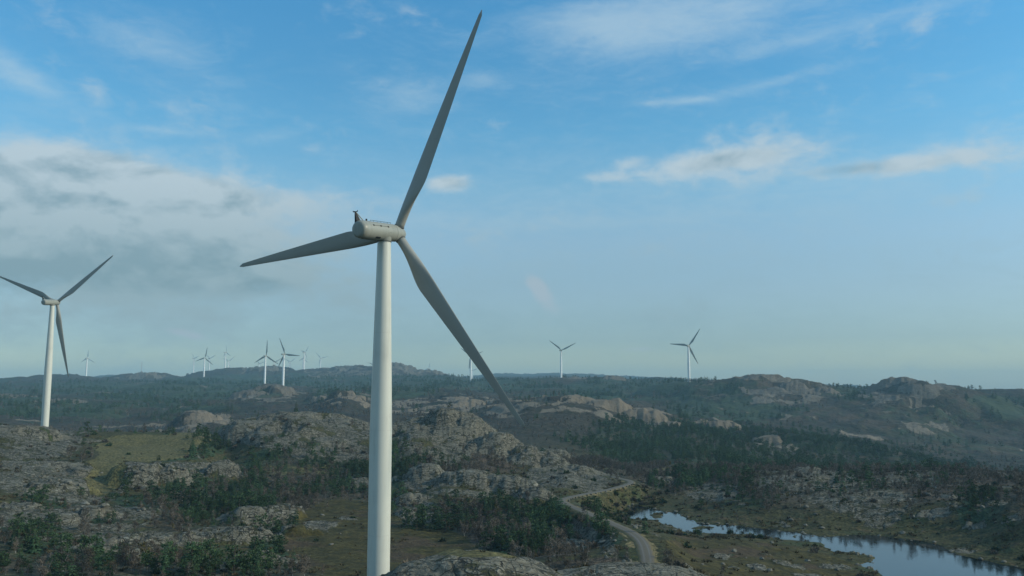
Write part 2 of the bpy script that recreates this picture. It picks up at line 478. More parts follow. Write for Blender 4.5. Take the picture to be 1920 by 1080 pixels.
# rocky knolls: pixel column, row of the top, distance, half width, half depth, drop at the half width, exponent, yaw degrees
KNOLLS = [
    (835, 770, 598, 30, 24, 10, 3, 0), (925, 818, 566, 26, 20, 9, 3, 0), (1000, 846, 548, 24, 18, 8, 3, 0), (1070, 872, 532, 22, 16, 8, 3, 0), (1120, 890, 510, 16, 14, 8, 3, 0), (770, 792, 590, 24, 20, 9, 3, 0),
    (885, 1036, 150, 15.5, 19, 4.2, 2, 0), (1180, 1066, 180, 16, 12, 1.7, 2, 0),
    (460, 952, 350, 9, 8, 3.5, 3, 0), (525, 948, 362, 12, 9, 4.0, 3, 20), (430, 994, 305, 19, 6, 3.4, 3, 0), (330, 1000, 300, 9, 5, 2.4, 3, 0),
    (240, 1008, 292, 15, 5, 2.6, 3, 0), (180, 1022, 275, 12, 5, 2.2, 3, 0), (470, 1040, 262, 14, 7, 4.0, 3, 10), (610, 1066, 250, 7, 5, 2.2, 3, 0), (560, 985, 320, 7, 5, 1.8, 3, 0),
    (175, 952, 358, 9, 8, 4.0, 3, 0), (110, 962, 345, 8, 7, 3.0, 3, 0), (30, 945, 370, 11, 8, 4.0, 3, 0), (262, 868, 452, 13, 10, 7.0, 4, 0), (325, 876, 450, 9, 7, 5.0, 4, 0), (420, 866, 480, 9, 7, 4.0, 4, 0),
    (60, 868, 485, 22, 14, 5.0, 4, 0), (155, 880, 470, 12, 10, 5.0, 4, 0), (30, 800, 585, 26, 18, 6.0, 4, 0), (140, 826, 570, 18, 12, 4.0, 4, 0), (100, 900, 420, 14, 8, 3.0, 3, 0),
    (560, 773, 640, 52, 34, 12.0, 2.6, 0), (475, 790, 610, 22, 22, 9.0, 4, 0), (640, 786, 620, 26, 20, 8.0, 3, 0), (520, 812, 575, 18, 14, 6.0, 4, 0), (610, 822, 560, 17, 10, 5.0, 4, 0),
    (880, 882, 425, 17, 11, 4.5, 3, -10), (950, 893, 420, 17, 9, 4.0, 3, -15), (1010, 915, 405, 10, 8, 3.0, 3, -20), (800, 872, 450, 10, 9, 4.0, 3, 0), (760, 960, 360, 7, 8, 3.5, 3, 0), (775, 925, 392, 8, 7, 3.0, 3, 0),
    (836, 766, 590, 17, 12, 9.0, 4, 0), (880, 784, 583, 11, 9, 9.0, 6, 0), (795, 783, 600, 15, 12, 7.0, 4, 0), (850, 800, 572, 16, 8, 7.0, 4, 0), (938, 811, 562, 11, 9, 9.0, 7, 0), (880, 832, 555, 9, 7, 6.5, 5, 0),
    (985, 836, 552, 9, 8, 6.0, 5, 0), (1035, 858, 540, 11, 8, 5.0, 4, 0), (1085, 876, 528, 12, 9, 5.0, 4, 0), (1125, 892, 508, 8, 8, 4.5, 4, 0), (1035, 842, 640, 12, 8, 3.0, 4, 0), (740, 822, 560, 8, 9, 5.0, 4, 0),
    (1195, 1012, 268, 5, 5, 1.5, 3, 0), (1150, 1000, 285, 8, 8, 2.0, 3, 0), (1075, 1010, 280, 8, 6, 2.4, 3, 0),
    (1240, 893, 520, 8, 7, 3.5, 4, 0), (1345, 925, 460, 9, 6, 3.0, 3, 0), (1420, 892, 530, 10, 7, 3.5, 4, 0), (1510, 878, 545, 15, 9, 4.5, 3, 0), (1560, 906, 490, 9, 7, 4.0, 4, 0), (1480, 930, 440, 6, 5, 2.5, 3, 0), (1635, 908, 480, 7, 5, 2.6, 4, 0), (1640, 932, 436, 8, 6, 4.0, 4, 0),
    (1690, 884, 560, 12, 8, 3.0, 4, 0), (1755, 954, 400, 8, 6, 3.0, 4, 0), (1790, 932, 430, 9, 6, 4.0, 4, 0), (1870, 944, 405, 9, 7, 4.0, 4, 0), (1830, 965, 385, 6, 5, 2.5, 4, 0), (1910, 958, 380, 6, 5, 2.5, 4, 0), (1790, 990, 352, 8, 5, 2.4, 4, 0), (1900, 888, 560, 12, 8, 4, 4, 0),
    (1060, 743, 1265, 66, 40, 20, 3, 0), (1140, 752, 1240, 48, 34, 18, 3, 0), (990, 756, 1250, 34, 28, 15, 3, 0), (1205, 770, 1225, 34, 24, 13, 3, 0), (870, 752, 1400, 45, 30, 16, 3, 0), (760, 758, 1330, 30, 22, 10, 4, 0), (1250, 792, 1190, 26, 18, 9, 3, 0),
    (510, 724, 1950, 62, 60, 32, 4, 0), (470, 735, 1900, 50, 50, 25, 3, 0), (640, 734, 1520, 26, 22, 10, 4, 0), (668, 742, 1490, 22, 18, 10, 4, 0), (600, 745, 1560, 18, 16, 8, 4, 0), (372, 772, 1320, 22, 18, 4, 2.5, 0), (395, 792, 1230, 34, 22, 4, 2.5, 0),
    (1430, 704, 2060, 90, 60, 22, 2.4, 0), (1490, 716, 2020, 70, 50, 22, 3, 0), (1540, 729, 1990, 45, 36, 18, 3, 0), (1690, 709, 2010, 62, 50, 22, 2.6, 0), (1740, 764, 1840, 40, 34, 22, 3, 0),
    (1440, 822, 1120, 22, 16, 9, 4, 0), (1475, 838, 1060, 16, 12, 7, 4, 0), (1340, 790, 1300, 40, 20, 9, 4, 0), (1860, 735, 2450, 130, 90, 30, 3, 0),
    (742, 682, 4100, 95, 80, 34, 2.2, 0), (800, 694, 4000, 80, 60, 20, 2.5, 0), (675, 688, 4200, 130, 100, 50, 2.5, 0), (270, 700, 4250, 120, 90, 50, 2.5, 0), (505, 688, 4300, 120, 90, 40, 3, 0), (1130, 706, 2820, 90, 60, 22, 3, 0), (1060, 709, 2830, 60, 50, 22, 3, 0), (120, 750, 2050, 60, 40, 16, 4, 0), (30, 742, 2300, 70, 40, 18, 4, 0), (190, 738, 2500, 70, 40, 18, 4, 0),
]

# wooded hills, same numbers
HILLS_LIST = [
    (60, 707, 4200, 330, 200, 40, 2, 0), (115, 703, 4250, 190, 150, 35, 2, 0), (270, 699, 4350, 210, 160, 45, 2, 0), (455, 690, 4350, 260, 180, 40, 2, 0), (520, 688, 4400, 180, 150, 35, 2, 0), (610, 691, 4450, 200, 150, 35, 2, 0), (660, 686, 4300, 200, 170, 40, 2, 0),
    (180, 731, 3000, 320, 160, 40, 2, 0), (318, 720, 2750, 200, 140, 40, 2, 0), (90, 745, 2150, 220, 110, 30, 2, 0), (240, 750, 1950, 190, 100, 28, 2, 0), (390, 734, 2350, 190, 120, 30, 2, 0), (330, 774, 1500, 120, 80, 20, 2, 0), (150, 774, 1560, 150, 80, 20, 2, 0), (20, 765, 1650, 150, 80, 20, 2, 0),
    (600, 728, 2650, 240, 130, 30, 2, 0), (700, 722, 2750, 200, 130, 28, 2, 0), (790, 716, 2900, 200, 120, 28, 2, 0), (880, 706, 3060, 260, 150, 32, 2, 0), (960, 711, 3000, 200, 120, 28, 2, 0), (1100, 707, 2880, 190, 120, 36, 2, 0), (1180, 711, 2900, 170, 120, 32, 2, 0), (1232, 708, 3500, 120, 100, 20, 2, 0), (1010, 728, 2300, 220, 110, 26, 2, 0),
    (1425, 704, 2080, 250, 170, 50, 2, 0), (1340, 714, 2160, 190, 120, 35, 2, 0), (1530, 728, 2000, 120, 100, 36, 2, 0), (1690, 709, 2030, 185, 150, 55, 2, 0), (1765, 722, 2060, 170, 130, 45, 2, 0), (1860, 730, 2380, 280, 160, 40, 2, 0), (1600, 735, 2050, 130, 100, 30, 2, 0),
    (1310, 797, 1270, 140, 110, 26, 2, 0), (1420, 806, 1220, 130, 100, 26, 2, 0), (1530, 826, 1150, 120, 90, 24, 2, 0), (1240, 795, 1250, 90, 80, 20, 2, 0), (1080, 752, 1290, 150, 90, 26, 2, 0),
]


def raise_knolls(lst, rocky):
    for (px, py, D, rx, ry, drop, p, yaw) in lst:
        cx, cy, cz = px_at(px, D, py)
        rr = max(rx, ry) * 2.6
        i0, i1 = np.searchsorted(AZ, [math.atan2(cx, cy) - rr / D * 1.1, math.atan2(cx, cy) + rr / D * 1.1])
        j0, j1 = np.searchsorted(DD, [max(25, D - rr), D + rr])
        sl = (slice(i0, i1), slice(j0, j1))
        X, Y = GX[sl], GY[sl]
        wob = min(rx, ry)
        wx = fbm(X, Y, wob * 1.4, 3, 3) * wob * 0.45
        wy = fbm(X, Y, wob * 1.4, 3, 7) * wob * 0.45
        az = math.atan2(cx, cy)
        dx, dy = X - cx, Y - cy
        ca, sa = math.cos(az - math.radians(yaw)), math.sin(az - math.radians(yaw))
        u = (dx * ca - dy * sa + wx) / rx
        v = (dx * sa + dy * ca + wy) / ry
        r = np.sqrt(u * u + v * v)
        zd = cz - drop * np.minimum(r, 2.6) ** p * np.where(r > 1, np.maximum(0, 1.0), 1) + fbm(X, Y, wob * 0.9, 4, 15) * drop * 0.10 * (r > 0.3)
        zd = np.where(r > 2.5, -1e4, zd)
        k = max(0.25, drop * 0.10)
        old = Z[sl]
        h = np.clip(0.5 + 0.5 * (zd - old) / k, 0, 1)
        new = np.where(zd < -9e3, old, old * (1 - h) + zd * h + k * h * (1 - h))
        # the ground that stands higher than a knoll's top in front is lowered gently
        over = (r < 1.0) & (old > zd + 0.2)
        new = np.where(over, zd + (old - zd) * sstep(r, 0.55, 1.0), new)
        Z[sl] = new
        m = sstep(1.35 - r, 0.0, 0.35) * (new <= zd + drop * 0.5)
        if rocky:
            ROCK[sl] = np.maximum(ROCK[sl], m)


raise_knolls(HILLS_LIST, False)
raise_knolls(KNOLLS, True)
PX, PY = gpix(GX, GY, Z)
_sc = F_PX / D2
_WU = (fbm(GX, GY, 34, 4, 141) * 15 + fbm(GX, GY, 8, 2, 143) * 3) * _sc * (0.6 + A_(900, 1500) * 2)
_WV = _WU * 0 + fbm(GX, GY, 30, 4, 145) * 9 * _sc * 0.14 * (0.6 + A_(900, 1500) * 2)
INF = (AZ[:, None] > math.radians(-36)) & (AZ[:, None] < math.radians(36)) & (D2 > 100)


def ell(cx, cy, rx, ry, d0, d1, soft=0.35, ang=0.0):
    """soft elliptical patch on the ground that shows at these pixels between two distances"""
    u, v = PX + _WU - cx, PY + _WV - cy
    if ang:
        c, s = math.cos(ang), math.sin(ang)
        u, v = u * c + v * s, -u * s + v * c
    r = np.sqrt((u / rx) ** 2 + (v / ry) ** 2)
    return sstep(1.25 - r, 0, soft) * (D2 > d0) * (D2 < d1) * INF


# painted areas: rock
for e in [(60, 830, 95, 35, 400, 660), (80, 895, 110, 34, 380, 600), (262, 892, 60, 28, 400, 560), (340, 882, 120, 16, 400, 560), (150, 925, 90, 22, 330, 520), (30, 972, 60, 18, 280, 420),
          (180, 972, 110, 26, 280, 420), (250, 1008, 170, 12, 240, 360), (430, 1002, 90, 14, 250, 360), (550, 980, 80, 18, 300, 400), (560, 805, 150, 42, 480, 720), (620, 850, 80, 20, 480, 650),
          (900, 905, 150, 28, 380, 470), (1080, 890, 90, 28, 450, 560), (820, 830, 80, 50, 500, 640), (760, 965, 60, 30, 330, 420), (1190, 1020, 60, 26, 240, 300), (1130, 1005, 60, 25, 240, 330),
          (1090, 770, 190, 26, 1100, 1500), (870, 757, 110, 16, 1200, 1700), (650, 750, 60, 16, 1300, 1800), (760, 765, 60, 14, 1200, 1700), (380, 790, 60, 20, 1000, 1700), (505, 745, 50, 24, 1700, 2300),
          (1430, 735, 130, 30, 1800, 2400), (1700, 730, 80, 26, 1800, 2300), (1740, 790, 50, 28, 1500, 2100), (1460, 838, 40, 18, 950, 1300), (1250, 800, 50, 12, 1000, 1500), (1540, 905, 70, 24, 420, 600),
          (740, 700, 60, 16, 3500, 5000), (640, 700, 70, 14, 3500, 5000), (300, 800, 130, 14, 900, 1400), (1570, 925, 70, 26, 400, 600), (1655, 940, 60, 22, 360, 560), (1480, 905, 60, 16, 420, 600), (1340, 922, 60, 14, 400, 560), (1700, 900, 60, 12, 450, 700), (1120, 768, 150, 20, 1150, 1500), (1640, 745, 30, 20, 1800, 2300)]:
    ROCK = np.maximum(ROCK, 0.62 * ell(*e))

LOWM = fbm(GX, GY, 30, 4, 55)
MIDM = fbm(GX, GY, 9, 4, 61)
BIGM = fbm(GX, GY, 170, 4, 71)
HUGE = fbm(GX, GY, 480, 4, 73)
# scattered rock everywhere
wild = 0.60 * sstep(LOWM + MIDM * 0.25, 0.22, 0.48) + 0.12 * sstep(BIGM, 0, .4)
far_w = np.maximum(sstep(fbm(GX, GY, 150, 5, 81, 0.6), 0.16, 0.42) * 0.62, sstep(fbm(GX, GY * 0.8, 60, 4, 83, 0.6), 0.24, 0.48) * 0.62 * sstep(BIGM, -0.35, 0.1))
ROCK = np.maximum(ROCK, np.where(D2 > 1000, far_w, wild))

GRASS = np.maximum.reduce([ell(270, 840, 90, 24, 480, 680), ell(205, 885, 34, 42, 400, 640, 0.4, 0.35), 0.75 * ell(360, 822, 60, 10, 500, 680), 0.5 * ell(560, 880, 90, 10, 400, 540)])
OLIVE = np.maximum.reduce([ell(650, 1010, 110, 66, 215, 420), ell(800, 1035, 90, 40, 200, 370), ell(1420, 1050, 170, 44, 200, 350), 0.8 * ell(1300, 1040, 60, 40, 200, 350)])
LITEG = ell(1262, 884, 40, 7, 600, 860)
GRASS = np.maximum(GRASS, 0.8 * LITEG)
GRASS = np.maximum(GRASS, ell(890, 1038, 95, 6, 145, 190, 0.5))
_v1 = fbm((GX + warpx * .4) * 0.5, GY + warpy * .4, 14, 5, 85, 0.65)
_v2 = fbm(GX + warpx, GY + warpy, 70, 5, 86, 0.6)
ROCK *= 1 - 0.80 * np.where(D2 < 1000, sstep(_v1, 0.22, 0.38), sstep(_v2, -0.04, 0.18) * (1 - 0.25 * (D2 > 1100) * (D2 < 1600))) * (D2 > 230)
ROCK *= (1 - 0.95 * np.clip(OLIVE * 1.2, 0, 1)) * (1 - 0.85 * np.clip(GRASS * 1.1, 0, 1))
ROCK = np.maximum(ROCK, 0.55 * sstep(LOWM + MIDM * .5, 0.42, 0.6) * np.clip(OLIVE, 0, 1) * (PX > 1250))

for e in [(1410, 1064, 26, 7, 200, 330), (1495, 1052, 34, 7, 200, 330), (1575, 1042, 22, 6, 200, 330), (1350, 1046, 22, 6, 200, 330), (1450, 1036, 16, 4, 200, 330), (1530, 1070, 40, 6, 200, 330), (1290, 1068, 30, 8, 200, 330), (590, 985, 34, 9, 270, 400), (640, 972, 20, 5, 270, 400)]:
    ROCK = np.maximum(ROCK, 0.70 * ell(*e))
    OLIVE = OLIVE * (1 - 0.9 * ell(*e))


# ---------------------------------------------------------------- pond
def water_xy(px, py, z=-CZ):
    v = px_dir(px, py)
    t = z / v.z
    return (v.x * t, v.y * t)


POND_PX = [
    [(1172, 950), (1190, 947), (1215, 952), (1232, 957), (1244, 964), (1256, 961), (1270, 964), (1288, 972), (1300, 979), (1324, 984), (1345, 985), (1378, 986), (1405, 989), (1440, 992), (1475, 997), (1510, 1002),
     (1535, 1008), (1560, 1006), (1600, 1003), (1640, 1005), (1690, 1010), (1740, 1016), (1770, 1030), (1800, 1042), (1850, 1054), (1920, 1066), (1990, 1078), (2050, 1100), (1990, 1150), (1850, 1150), (1720, 1130),
     (1660, 1078), (1640, 1066), (1618, 1062), (1625, 1056), (1646, 1052), (1640, 1044), (1600, 1036), (1570, 1034), (1556, 1028), (1545, 1018), (1500, 1013), (1460, 1010), (1420, 1003), (1390, 1001), (1350, 1000),
     (1320, 999), (1292, 998), (1276, 993), (1258, 984), (1238, 975), (1205, 974), (1180, 972), (1175, 964), (1190, 958)],
]
ISLES_PX = [[(1216, 967), (1230, 960), (1252, 963), (1244, 971), (1225, 973)], [(1290, 990), (1310, 985), (1345, 988), (1338, 992), (1300, 993)], [(1480, 1004), (1500, 1003), (1500, 1009), (1484, 1009)]]
POND = [np.array([water_xy(*p) for p in poly]) for poly in POND_PX]
ISLES = [np.array([water_xy(*p) for p in poly]) for poly in ISLES_PX]


def poly_sdf(x, y, P):
    """signed distance, negative inside"""
    d = np.full(x.shape, 1e9)
    ins = np.zeros(x.shape, bool)
    n = len(P)
    for i in range(n):
        ax, ay = P[i]
        bx, by = P[(i + 1) % n]
        ex, ey = bx - ax, by - ay
        t = np.clip(((x - ax) * ex + (y - ay) * ey) / (ex * ex + ey * ey + 1e-9), 0, 1)
        d = np.minimum(d, (x - ax - t * ex) ** 2 + (y - ay - t * ey) ** 2)
        c = ((ay > y) != (by > y)) & (x < (bx - ax) * (y - ay) / (by - ay + 1e-12) + ax)
        ins ^= c
    d = np.sqrt(d)
    return np.where(ins, -d, d)


sub = (slice(np.searchsorted(AZ, math.radians(2)), np.searchsorted(AZ, math.radians(36.4))), slice(np.searchsorted(DD, 160), np.searchsorted(DD, 520)))
X, Y = GX[sub], GY[sub]
wn = fbm(X, Y, 7, 4, 91) * 3.0 + fbm(X, Y, 20, 2, 93) * 1.2 - 0.9
sd = np.full(X.shape, 1e9)
for P in POND:
    sd = np.minimum(sd, poly_sdf(X, Y, P))
for P in ISLES:
    sd = np.maximum(sd, -poly_sdf(X, Y, P))
sdw = sd + wn
bank = -CZ + np.where(sdw > 0, 0.10 + 0.55 * (1 - np.exp(-np.maximum(sdw, 0) / 3.0)), np.maximum(sdw * 0.35, -2.0))
zl = Z[sub]
blend = sstep(sdw, 4.0, 42.0)
raised = np.maximum(zl, -CZ + 0.5)
Z[sub] = bank * (1 - blend) + raised * blend
SHORE = np.zeros_like(Z)
SHORE[sub] = sstep(5.0 - sdw, 0, 4)
ROCK[sub] *= sstep(sdw, -1, 3)
POND_D = np.full(Z.shape, 1e3)
POND_D[sub] = sdw

# dark tarn behind the main tower, far off
TARN_Z = -37.0
tx, ty, _ = px_at(722, 1290)
dT = np.sqrt(((GX - tx) / 30) ** 2 + ((GY - ty) / 95) ** 2)
Z = np.where(dT < 2.2, Z * sstep(dT, 1.0, 2.2) + (TARN_Z + np.where(dT < 1, -1.5, 0.8)) * (1 - sstep(dT, 1.0, 2.2)), Z)

# ---------------------------------------------------------------- road
ROAD_PX = [(1212, 1090, 222), (1214, 1060, 232), (1213, 1045, 240), (1207, 1020, 252), (1194, 1004, 264), (1172, 992, 278), (1140, 978, 296), (1108, 964, 316), (1080, 953, 334), (1060, 944, 350), (1054, 937, 362),
           (1068, 931, 376), (1098, 926, 398), (1135, 919.5, 424), (1165, 912, 450), (1182, 906, 470), (1180, 901, 486), (1165, 897.5, 500), (1145, 894, 516)]


def catmull(P, n=12):
    P = [Vector(p) for p in P]
    out = []
    for i in range(len(P) - 1):
        p0, p1, p2, p3 = P[max(i - 1, 0)], P[i], P[i + 1], P[min(i + 2, len(P) - 1)]
        for k in range(n):
            t = k / n
            out.append(0.5 * ((2 * p1) + (p2 - p0) * t + (2 * p0 - 5 * p1 + 4 * p2 - p3) * t * t + (3 * p1 - p0 - 3 * p2 + p3) * t ** 3))
    out.append(P[-1])
    return out


ROAD = catmull([px_at(px, D, py) for px, py, D in ROAD_PX], 8)
# even out the grade of the road
rz = np.array([p.z for p in ROAD])
kern = np.ones(21) / 21
rz = np.convolve(np.pad(rz, 10, mode='edge'), kern, 'valid')
ROAD = [Vector((p.x, p.y, z)) for p, z in zip(ROAD, rz)]
sub = (slice(np.searchsorted(AZ, math.radians(-1)), np.searchsorted(AZ, math.radians(14))), slice(np.searchsorted(DD, 190), np.searchsorted(DD, 540)))
X, Y = GX[sub], GY[sub]
rd = np.full(X.shape, 1e9)
rzz = np.zeros(X.shape)
for p, q in zip(ROAD[:-1], ROAD[1:]):
    ex, ey = q.x - p.x, q.y - p.y
    t = np.clip(((X - p.x) * ex + (Y - p.y) * ey) / (ex * ex + ey * ey + 1e-9), 0, 1)
    d = np.hypot(X - p.x - t * ex, Y - p.y - t * ey)
    m = d < rd
    rd = np.where(m, d, rd)
    rzz = np.where(m, p.z + (q.z - p.z) * t, rzz)
zl = Z[sub]
w = (1 - sstep(rd, 3.2, 10.0)) * sstep(POND_D[sub] + 3.2 - np.minimum(rd, 3.2), -3.0, 9.0)
# hills between the camera and the road are cut down enough to keep it open
Z[sub] = zl * (1 - w) + (rzz - 0.30) * w
ROADD = np.full(Z.shape, 1e3)
ROADD[sub] = rd
VERGE = sstep(4.6 + MIDM * 4 - ROADD, 0, 3.0) * sstep(ROADD, 2.0, 2.6) * (0.25 + 0.75 * sstep(fbm(GX, GY, 16, 3, 87), -0.3, 0.2))
ROCK *= sstep(ROADD, 4, 9)
OLIVE *= sstep(ROADD, 3, 8)

# ---------------------------------------------------------------- turbine pads
TURBINES = [
    # name key, hub pixel, distance, yaw, rotor angle, blade length, hub height, cone
    ('main', 744, 438, 207.2, 61, -25.9, 56.5, 92, 3.1),
    ('left', 107, 567, 635, 81, 308, 56.0, 97, 2.5),
    ('T1', 499.4, 667, 2847, 75, 357, 52.4, 92, 2.5), ('T2', 534.5, 664, 2410, 66, 24, 49.9, 92, 2.5), ('T3', 384.5, 671, 3845, 85, 349, 48.8, 92, 2.5),
    ('T4', 394, 672, 5400, 64, 56, 50.0, 92, 2.5), ('T5', 365, 672, 5300, 51, 48, 50.0, 92, 2.5), ('T6', 424.5, 661, 4600, 52, 122, 40.0, 105, 2.5), ('T7', 429, 677, 5500, 88, 68, 48.0, 92, 2.5),
    ('T8', 487, 682, 5500, 66, 51, 40.0, 92, 2.5), ('T9', 514.8, 679, 5100, 88, 58, 52.0, 92, 2.5), ('T10', 544, 679, 5500, 69, 62, 47.0, 92, 2.5), ('T11', 572.5, 660.5, 4288, 49, 317, 40.0, 96, 2.5),
    ('T12', 569.5, 672, 5500, 63, 350, 45.5, 92, 2.5), ('T13', 601.5, 671.5, 5500, 86, 44, 50.0, 92, 2.5), ('T14', 699, 683, 5400, 54, 77, 51.3, 92, 2.5), ('T15', 804, 691, 5500, 53, 343, 40.0, 92, 2.5),
    ('T16', 883, 668, 3000, 88, 292, 46.0, 92, 2.5), ('T17', 886, 694.5, 5000, 79, 287, 40.0, 92, 2.5), ('T18', 1053, 656.5, 2820, 62, 54, 55.8, 92, 2.5), ('T19', 1291.7, 648, 2146, 59, 324, 51.0, 92, 2.5),
    ('T20', 164.5, 671.5, 4055, 82, 359, 40.0, 92, 2.5)]
OVERH = 4.9
TILT = math.radians(5)
BASES = {}
for (k, hx, hy, D, yaw, th, R, hh, cone) in TURBINES:
    v = px_dir(hx, hy)
    H = v * D
    a = Vector((math.cos(math.radians(yaw)), math.sin(math.radians(yaw)), 0))
    bx, by = H.x - a.x * OVERH, H.y - a.y * OVERH
    bz = H.z - OVERH * math.sin(TILT) - hh
    # raise or lower the ground to the foot
    dd = math.hypot(bx, by)
    i = np.searchsorted(AZ, math.atan2(bx, by))
    j = np.searchsorted(DD, dd)
    r = np.hypot(GX - bx, GY - by)
    flat, fall = (7, 26) if D < 300 else ((14, 60) if D < 1000 else (25, 160 if D < 3500 else 260))
    wgt = 1 - sstep(r, flat, fall)
    g0 = Z[i, j]
    if bz < g0 - 3 and D > 4000:        # foot hidden behind the skyline: leave the ground
        pass
    else:
        Z += wgt * (bz - Z) * (np.abs(bz - Z) < 80)
    BASES[k] = (bx, by, bz)
    if D < 1000:
        ROCK *= 1 - 0.6 * (1 - sstep(r, 4, 12))

# ---------------------------------------------------------------- rock relief
print('terrain', NA, NR)
slopew = np.clip(ROCK, 0, 1)
keep = sstep(ROADD, 4, 8) * sstep(POND_D, 0, 4)


def ledges(h, tx, ty, wob, amt, seed):
    q = (Z + tx * GX + ty * GY + fbm(GX, GY, h * 7, 3, seed) * wob) / h
    fr = q - np.floor(q)
    return (np.floor(q) + sstep(fr, 0.62, 0.98) - q + 0.3) * h * amt
wlw = fbm(GX, GY, 12, 3, 101) * 3
f1, f21, cv = voronoi(GX + wlw, (GY + wlw) * 0.8, 7.5, 3)
crk = sstep(0.13 - f21, 0, 0.13)
near_s = 0.30 + 0.70 * sstep(D2, 200, 260)
Z += np.where(D2 < 1100, 1, 0) * near_s * keep * slopew * (fbm(GX * 0.5, GY, 14, 4, 111, 0.5, True) * 0.9 + ledges(2.8, 0.10, -0.05, 2.2, 0.55, 201) + ledges(1.0, -0.14, 0.1, 1.0, 0.25, 203) - crk * 0.7)
f1, f21b, cv2 = voronoi(GX + wlw * .4, GY + wlw * .4, 2.6, 9)
Z += np.where(D2 < 420, 1, 0) * near_s * keep * slopew * ((cv2 - 0.5) * 0.18 - sstep(0.12 - f21b, 0, .12) * 0.25)
f1, f21c, cv3 = voronoi(GX + wlw * 4, GY + wlw * 4, 34, 13)
Z += sstep(D2, 850, 1200) * slopew * (fbm(GX, GY, 60, 5, 121, 0.5, True) * 5.0 + ledges(9.0, 0.10, -0.05, 7, 0.5, 205) - sstep(0.15 - f21c, 0, .15) * 3) * (1 + A_(2500, 4500))
Z += sstep(D2, 1300, 2200) * (fbm(GX, GY, 110, 4, 151, 0.55, True) - 0.3) * (3.5 + 4.5 * sstep(D2, 2600, 4200))
Z += np.where(D2 < 1100, 1, 0) * keep * (1 - slopew) * (MIDM * 0.28) * (1 - 0.6 * np.clip(OLIVE + GRASS, 0, 1))
ZW = Z + CZ                                    # world height
PX, PY = gpix(GX, GY, Z)
Egrid = Z / D2
HORZ = np.maximum.accumulate(Egrid, axis=1)
VIS = Egrid >= HORZ - 0.0008


def _bil(G, x, y):
    x = np.asarray(x, float)
    y = np.asarray(y, float)
    a = np.arctan2(x, y)
    l = np.log(np.maximum(np.hypot(x, y), 26))
    i = np.clip(np.searchsorted(AZ, a) - 1, 0, NA - 2)
    j = np.clip(np.searchsorted(LD, l) - 1, 0, NR - 2)
    u = (a - AZ[i]) / (AZ[i + 1] - AZ[i])
    v = (l - LD[j]) / (LD[j + 1] - LD[j])
    return (G[i, j] * (1 - u) + G[i + 1, j] * u) * (1 - v) + (G[i, j + 1] * (1 - u) + G[i + 1, j + 1] * u) * v


def ground(x, y):
    return _bil(ZW, x, y)


def hit(px, py, dmin=110):
    """first ground point that shows at a pixel"""
    v = px_dir(px, py)
    h = math.hypot(v.x, v.y)
    e = v.z / h
    i = int(np.clip(np.searchsorted(AZ, math.atan2(v.x, v.y)), 0, NA - 1))
    j0 = int(np.searchsorted(DD, dmin))
    col = Egrid[i, j0:] >= e
    j = j0 + int(np.argmax(col)) if col.any() else NR - 1
    D = DD[j]
    x, y = v.x / h * D, v.y / h * D
    return x, y, float(ground(x, y)), D


# ---------------------------------------------------------------- vegetation densities (plants per square metre)
nearw = (D2 > 110) & (D2 < 720)
dn = lambda v, lo, hi: sstep(v, lo, hi)
CON = np.zeros_like(Z)
for e, wgt in [((400, 945, 110, 42, 300, 560), 1.0), ((345, 836, 70, 22, 450, 640), 1.3), ((300, 858, 40, 10, 450, 640), 0.8), ((580, 885, 110, 46, 380, 600), 0.8), ((560, 830, 70, 18, 480, 620), .35), ((640, 900, 50, 60, 350, 600), 0.7),
               ((745, 900, 26, 80, 330, 600), 1.0), ((950, 985, 170, 52, 250, 370), 1.1), ((860, 985, 40, 40, 250, 400), 1.2), ((820, 860, 70, 24, 430, 600), 0.5), ((300, 1072, 260, 22, 225, 290), 0.9), ((520, 1018, 30, 24, 250, 330), 0.9),
               ((60, 1000, 90, 60, 230, 420), 0.35), ((170, 1000, 90, 30, 260, 360), 0.5), ((210, 960, 100, 30, 300, 420), 0.4), ((470, 905, 60, 20, 380, 520), 0.6), ((1112, 985, 42, 22, 255, 335), 1.5), ((1150, 1000, 30, 20, 240, 300), .8),
               ((1835, 960, 36, 36, 340, 480), 1.3), ((1400, 915, 70, 24, 400, 560), 0.9), ((1320, 900, 60, 20, 440, 600), 0.8), ((1230, 915, 20, 20, 400, 560), 1.0), ((1330, 950, 50, 18, 380, 480), 0.5), ((1600, 915, 60, 22, 400, 600), 0.5), ((1730, 900, 80, 14, 430, 650), 0.5), ((1460, 955, 60, 20, 370, 480), 0.4), ((1760, 1000, 60, 20, 330, 420), 0.3), ((1225, 945, 22, 8, 400, 480), 0.8)]:
    CON = np.maximum(CON, ell(*e) * wgt)
GREEN = np.maximum.reduce([ell(1290, 835, 170, 48, 680, 1400), ell(1480, 850, 190, 36, 680, 1300), ell(1660, 872, 180, 22, 650, 1300), 0.7 * ell(1180, 800, 60, 20, 900, 1300)])
CONM = np.clip(GREEN * dn(BIGM + LOWM * .6, -0.55, 0.1) + 0.4 * dn(BIGM + LOWM * .5, 0.2, 0.4) * (D2 > 650) * (D2 < 1500), 0, 1)
DARKF = np.maximum.reduce([ell(200, 728, 260, 12, 1800, 4200), ell(330, 740, 180, 12, 1800, 3600), ell(600, 712, 260, 12, 2600, 4200), ell(860, 714, 190, 16, 2300, 3400), ell(1000, 722, 260, 12, 2000, 3200), ell(1190, 732, 190, 18, 1700, 3200), ell(60, 770, 140, 26, 1200, 2400), ell(300, 770, 140, 16, 1300, 2600), ell(1380, 765, 130, 22, 1500, 2200), ell(1860, 765, 90, 22, 1700, 2600), ell(1600, 735, 40, 16, 1800, 2400), ell(700, 735, 110, 12, 1600, 3000)])
